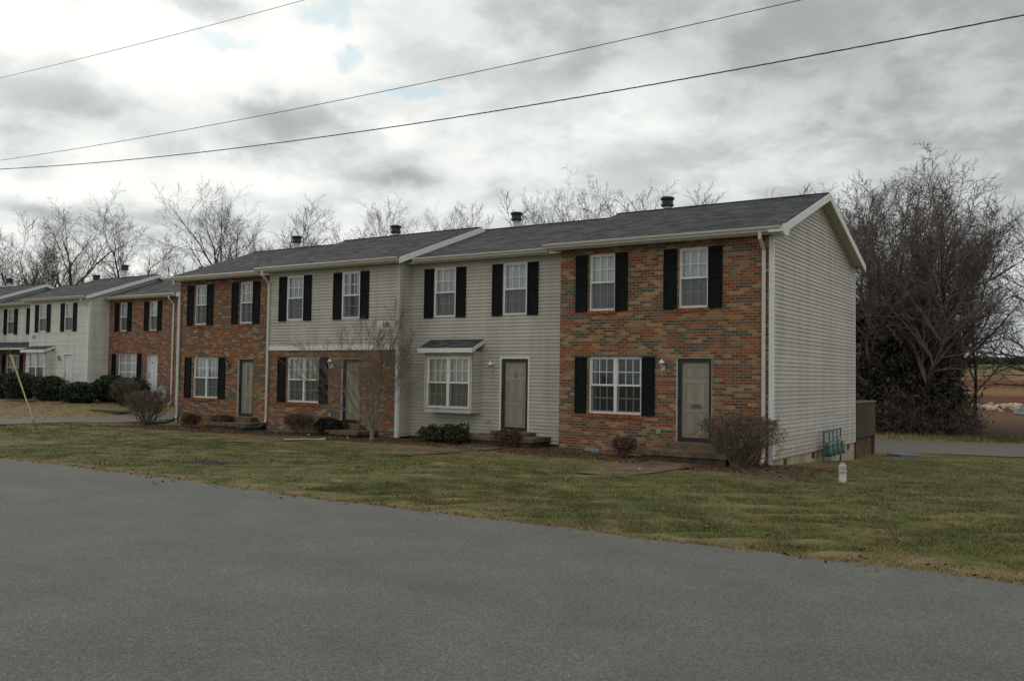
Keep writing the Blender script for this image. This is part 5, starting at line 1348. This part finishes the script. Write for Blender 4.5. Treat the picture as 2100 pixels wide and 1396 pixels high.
# gas meters on their pipe stand beside the gable
mz = gh(.32, 4.7)
root = empty('gas_meter_bank', (.32, 4.7, mz), 'bank of four green gas meters on a pipe stand by the gable wall', 'gas meters')
b = MB(); X = .20
b.tube([(X, 3.80, mz-.1), (X, 3.80, .50)], .024, 8); b.tube([(X, 3.80, .50), (X, 5.72, .53)], .026, 8); b.tube([(X, 5.60, .53), (X, 5.60, mz-.1)], .022, 8)
for yy in (4.35, 4.77, 5.19, 5.60): b.tube([(X, yy, .52), (X, yy, .18)], .018, 7)
build(b, 'pipe_stand', M['meter'], root)
for i, yy in enumerate((4.05, 4.50, 4.95, 5.42)):
    m_ = MB(); m_.box(X-.06, X+.12, yy-.14, yy+.14, -.12, .13); m_.lathe((X+.03, yy, -.12), [(.15, 0), (.15, -.02), (.10, -.05)], 12)
    m_.lathe((X+.09, yy, -.02), [(.125, .0), (.125, .04), (.10, .06)], 14, axis=0)
    o = build(m_, 'meter', M['meter'], root, bevel=.02)
    d_ = MB(); d_.box(X+.0, X+.14, yy-.06, yy+.06, .132, .21); build(d_, 'meter_dial', M['meter_grey'], o, bevel=.012)
    r_ = MB(); r_.tube([(X+.03, yy-.11, .131), (X+.03, yy-.11, .30), (X+.03, yy-.02, .30)], .016, 6); r_.lathe((X+.03, yy-.11, .24), [(.02, -.06), (.062, -.035), (.062, .0), (.02, .05)], 12); build(r_, 'regulator', M['meter_grey'], o)

# deck behind the gable
dz_ = gh(-.5, 9.5)
root = empty('wooden_deck', (-1.8, 9.6, dz_), 'small weathered wooden deck at the back right corner of the near row', 'deck')
b = MB(); b.box(-3.6, .0, 8.22, 11.0, .30, .36)
build(b, 'deck_floor', M['wood_top'], root)
b = MB(); b.box(.003, .035, 8.22, 11.03, .10, .33); b.box(-3.6, .0, 10.98, 11.03, .10, .33); build(b, 'rim_joist', M['wood'], root)
b = MB()
n = 19
for i in range(n):
    y0 = 8.24+i*2.76/n; b.box(.006, .026, y0+.004, y0+2.76/n-.004, .36, 1.20)
for i in range(24): b.box(-3.6+i*.15+.004, -3.6+i*.15+.146, 11.0, 11.02, .36, 1.20)
build(b, 'railing', M['wood'], root)
b = MB(); b.box(-.05, .055, 8.22, 11.06, 1.205, 1.245); b.box(-3.6, -.05, 10.97, 11.06, 1.205, 1.245); build(b, 'rail_cap', M['wood_top'], root)
for xx, yy in ((-.04, 8.34), (-.04, 10.93), (-3.5, 10.93)):
    b = MB(); b.box(xx-.05, xx+.05, yy-.05, yy+.05, gh(xx, yy)-.2, .099); build(b, 'post', M['wood'], root)
b = MB()
for i in range(9): b.box(-.09, -.075, 8.75+i*.23, 8.75+i*.23+.20, gh(0, 9.5)-.1, .09)
build(b, 'skirting_boards', M['rusty'], root)
b = MB(); b.box(-.3, -.1, 8.40, 8.52, gh(0, 8.4)-.05, .06); tag(build(b, 'loose_board', M['pvc'], loc=(-.2, 8.46, gh(0, 8.4)), bevel=.01), 'pale board leaning under the deck', 'board')
# blue sheet on the ground
b = MB(); pts = [(.5, 10.4), (.95, 10.2), (1.5, 10.6), (1.4, 11.0), (.8, 11.2), (.4, 10.9)]
zz = gh(.9, 10.7)+.06
b.poly([(x, y, zz+.02*math.sin(i*2.1)) for i, (x, y) in enumerate(pts)])
for i in range(6):
    p, q = pts[i], pts[(i+1) % 6]; b.quad((p[0], p[1], zz-.2), (q[0], q[1], zz-.2), (q[0], q[1], zz+.02*math.sin(((i+1) % 6)*2.1)), (p[0], p[1], zz+.02*math.sin(i*2.1)))
tag(build(b, 'plastic_sheet', M['blue'], loc=(.9, 10.7, zz)), 'blue plastic sheet lying on the grass beside the deck', 'sheet')

# lid in the lawn
cx, cy = -8.75, -9.2; cz_ = gh(cx, cy)
root = empty('utility_lid', (cx, cy, cz_), 'dark rusty utility lid sunk in the front lawn', 'lid')
b = MB(); b.box(cx-.48, cx+.44, cy-.20, cy+.22, cz_-.05, cz_+.030)
for k in range(5): b.box(cx-.42+k*.18, cx-.32+k*.18, cy-.17, cy+.19, cz_+.031, cz_+.038)
build(b, 'cover', M['mud'], root, bevel=.012)
b = MB(); b.rim(cx-.54, cx+.50, 0, 1, .05, 0, 1)
b = MB(); b.box(cx-.55, cx-.485, cy-.27, cy+.29, cz_-.05, cz_+.022); b.box(cx+.445, cx+.51, cy-.27, cy+.29, cz_-.05, cz_+.022); b.box(cx-.485, cx+.445, cy-.27, cy-.205, cz_-.05, cz_+.022); b.box(cx-.485, cx+.445, cy+.225, cy+.29, cz_-.05, cz_+.022)
build(b, 'collar', M['step_dark'], root)
# loose white pipe piece
p0 = (-13.05, -3.3); p1 = (-12.3, -2.55)
b = MB(); b.tube([(p0[0], p0[1], gh(*p0)+.04), ((p0[0]+p1[0])/2, (p0[1]+p1[1])/2, gh(*p0)+.05), (p1[0], p1[1], gh(*p1)+.055)], .017, 8); b.tube([(p1[0]-.04, p1[1]-.04, gh(*p1)+.055), (p1[0]+.07, p1[1]+.06, gh(*p1)+.06)], .03, 8)
tag(build(b, 'loose_pipe', M['pvc'], loc=(p0[0], p0[1], gh(*p0))), 'loose length of white pipe lying in front of the half brick house', 'pipe')
# scraps of litter
for i, (x, y, lab) in enumerate(((-1.6, -3.9, 'scrap of white paper on the lawn before the right brick house'), (-12.25, -1.6, 'scrap of white paper at the foot of the young tree'), (-14.2, -1.3, 'white scrap beside the dark round evergreen'))):
    z = gh(x, y)+.045; b = MB(); s = .035+.008*i
    b.poly([(x-s, y, z), (x, y-s*.6, z+.03), (x+s, y+.02, z+.01), (x+.01, y+s*.7, z+.04)]); b.poly([(x-s, y, z-.01), (x, y-s*.6, z+.01), (x+.01, y+s*.7, z+.02)])
    tag(build(b, 'paper_scrap', M['litter'], loc=(x, y, z-.045)), lab, 'litter', 'scraps of litter')
b = MB(); x, y = -6.16, -12.28; z = gh(x, y)+.012
for k in range(5):
    a = k*1.26+.3; b.poly([(x, y, z), (x+.05*math.cos(a-.25), y+.05*math.sin(a-.25), z+.03), (x+.10*math.cos(a), y+.10*math.sin(a), z+.03*(k % 3)), (x+.05*math.cos(a+.25), y+.05*math.sin(a+.25), z+.02)])
tag(build(b, 'curled_leaf', M['litter_leaf'], loc=(x, y, z)), 'curled dry leaf on the asphalt near the left verge', 'leaf')
# satellite dish by the far downspout
root = empty('satellite_dish', (-31.2, 5.4, gh(-31.2, 5.4)), 'grey satellite dish low beside the far downspout', 'satellite dish')
zz = gh(-31.2, 5.4)+.75
b = MB(); b.lathe((-31.2, 5.4, zz), [(.0, .10), (.16, .08), (.30, .03), (.38, -.03), (.385, -.035), (.30, .02), (.16, .07), (.0, .09)], 20, axis=1); build(b, 'reflector', M['dish'], root, True)
b = MB(); b.tube([(-31.2, 5.52, zz-.9), (-31.2, 5.52, zz-.05), (-31.2, 5.44, zz)], .025, 7); build(b, 'mast', M['galv'], root)
b = MB(); b.tube([(-31.2, 5.4, zz-.36), (-31.2, 5.05, zz-.22)], .014, 6); b.box(-31.25, -31.15, 4.98, 5.08, zz-.26, zz-.16); build(b, 'receiver_arm', M['dark_metal'], root)
# dark timber edgings in the far lawn
for x, y, L, lab in ((-39.9, 3.3, .95, 'dark flat lid in the far lawn before the clipped evergreens'), (-30.6, 2.3, 1.3, 'dark timber edging beside the side drive')):
    z = gh(x, y); b = MB()
    b.prism([(y-.35, z-.1), (y+.35, z-.1), (y+.30, z+.07), (y-.30, z+.06)], 0, x-L, x+L)
    tag(build(b, 'timber_edging', M['mud'], loc=(x, y, z), bevel=.03), lab, 'edging')
# rocks and gravel on the cleared field
rs = np.random.RandomState(12)
def rock_mesh(seed):
    r = np.random.RandomState(seed); b = bpy.data.meshes.new('rock'); import bmesh
    bm = bmesh.new(); bmesh.ops.create_icosphere(bm, subdivisions=2, radius=1.0)
    nrm = r.normal(0, 1, (7, 3)); nrm /= np.linalg.norm(nrm, axis=1, keepdims=True); dd = .55+.35*r.rand(7)
    for v in bm.verts:
        p = np.array(v.co)
        for n_, d_ in zip(nrm, dd):
            k = p @ n_
            if k > d_: p = p-n_*(k-d_)
        v.co = Vector(p*np.array([1, .75, .55]))
    bm.to_mesh(b); bm.free(); b.materials.append(M['rock']); return b
rm = [rock_mesh(i) for i in range(4)]
for i in range(42):
    x = -.9+3.6*rs.rand()**.9; y = 42.5+5.0*rs.rand(); s = .16+.26*rs.rand()
    o = bpy.data.objects.new('rock', rm[i % 4]); COL.objects.link(o); o.location = (x, y, gh(x, y)+s*.25); o.scale = (s, s, s); o.rotation_euler = (rs.rand()*.5, rs.rand()*.5, rs.rand()*6)
    tag(o, 'pale limestone rock in the heap on the red clay field', 'rock', 'limestone rocks on the red field')
def mound(x, y, r, h):
    z = gh(x, y); n = 40; b = MB(); rr = np.random.RandomState(3)
    V = []; F_ = []
    for i in range(14):
        f = i/13
        for k in range(n):
            a = 2*math.pi*k/n; rad = r*f*(1+.08*math.sin(3*a+1)+.05*math.sin(7*a)); V.append((rad*math.cos(a), rad*math.sin(a), h*(1-f)**1.15*(1+rr.normal(0, .04))-.05))
    for i in range(13):
        for k in range(n): F_.append((i*n+k, i*n+(k+1) % n, (i+1)*n+(k+1) % n, (i+1)*n+k))
    o = mesh_np('gravel_heap', np.array(V), np.array(F_), M['gravel'], None, 4); o.location = (x, y, z)
    tag(o, 'grey gravel heap at the right edge of the red field', 'gravel heap')
mound(3.6, 42.5, 2.3, 1.7)
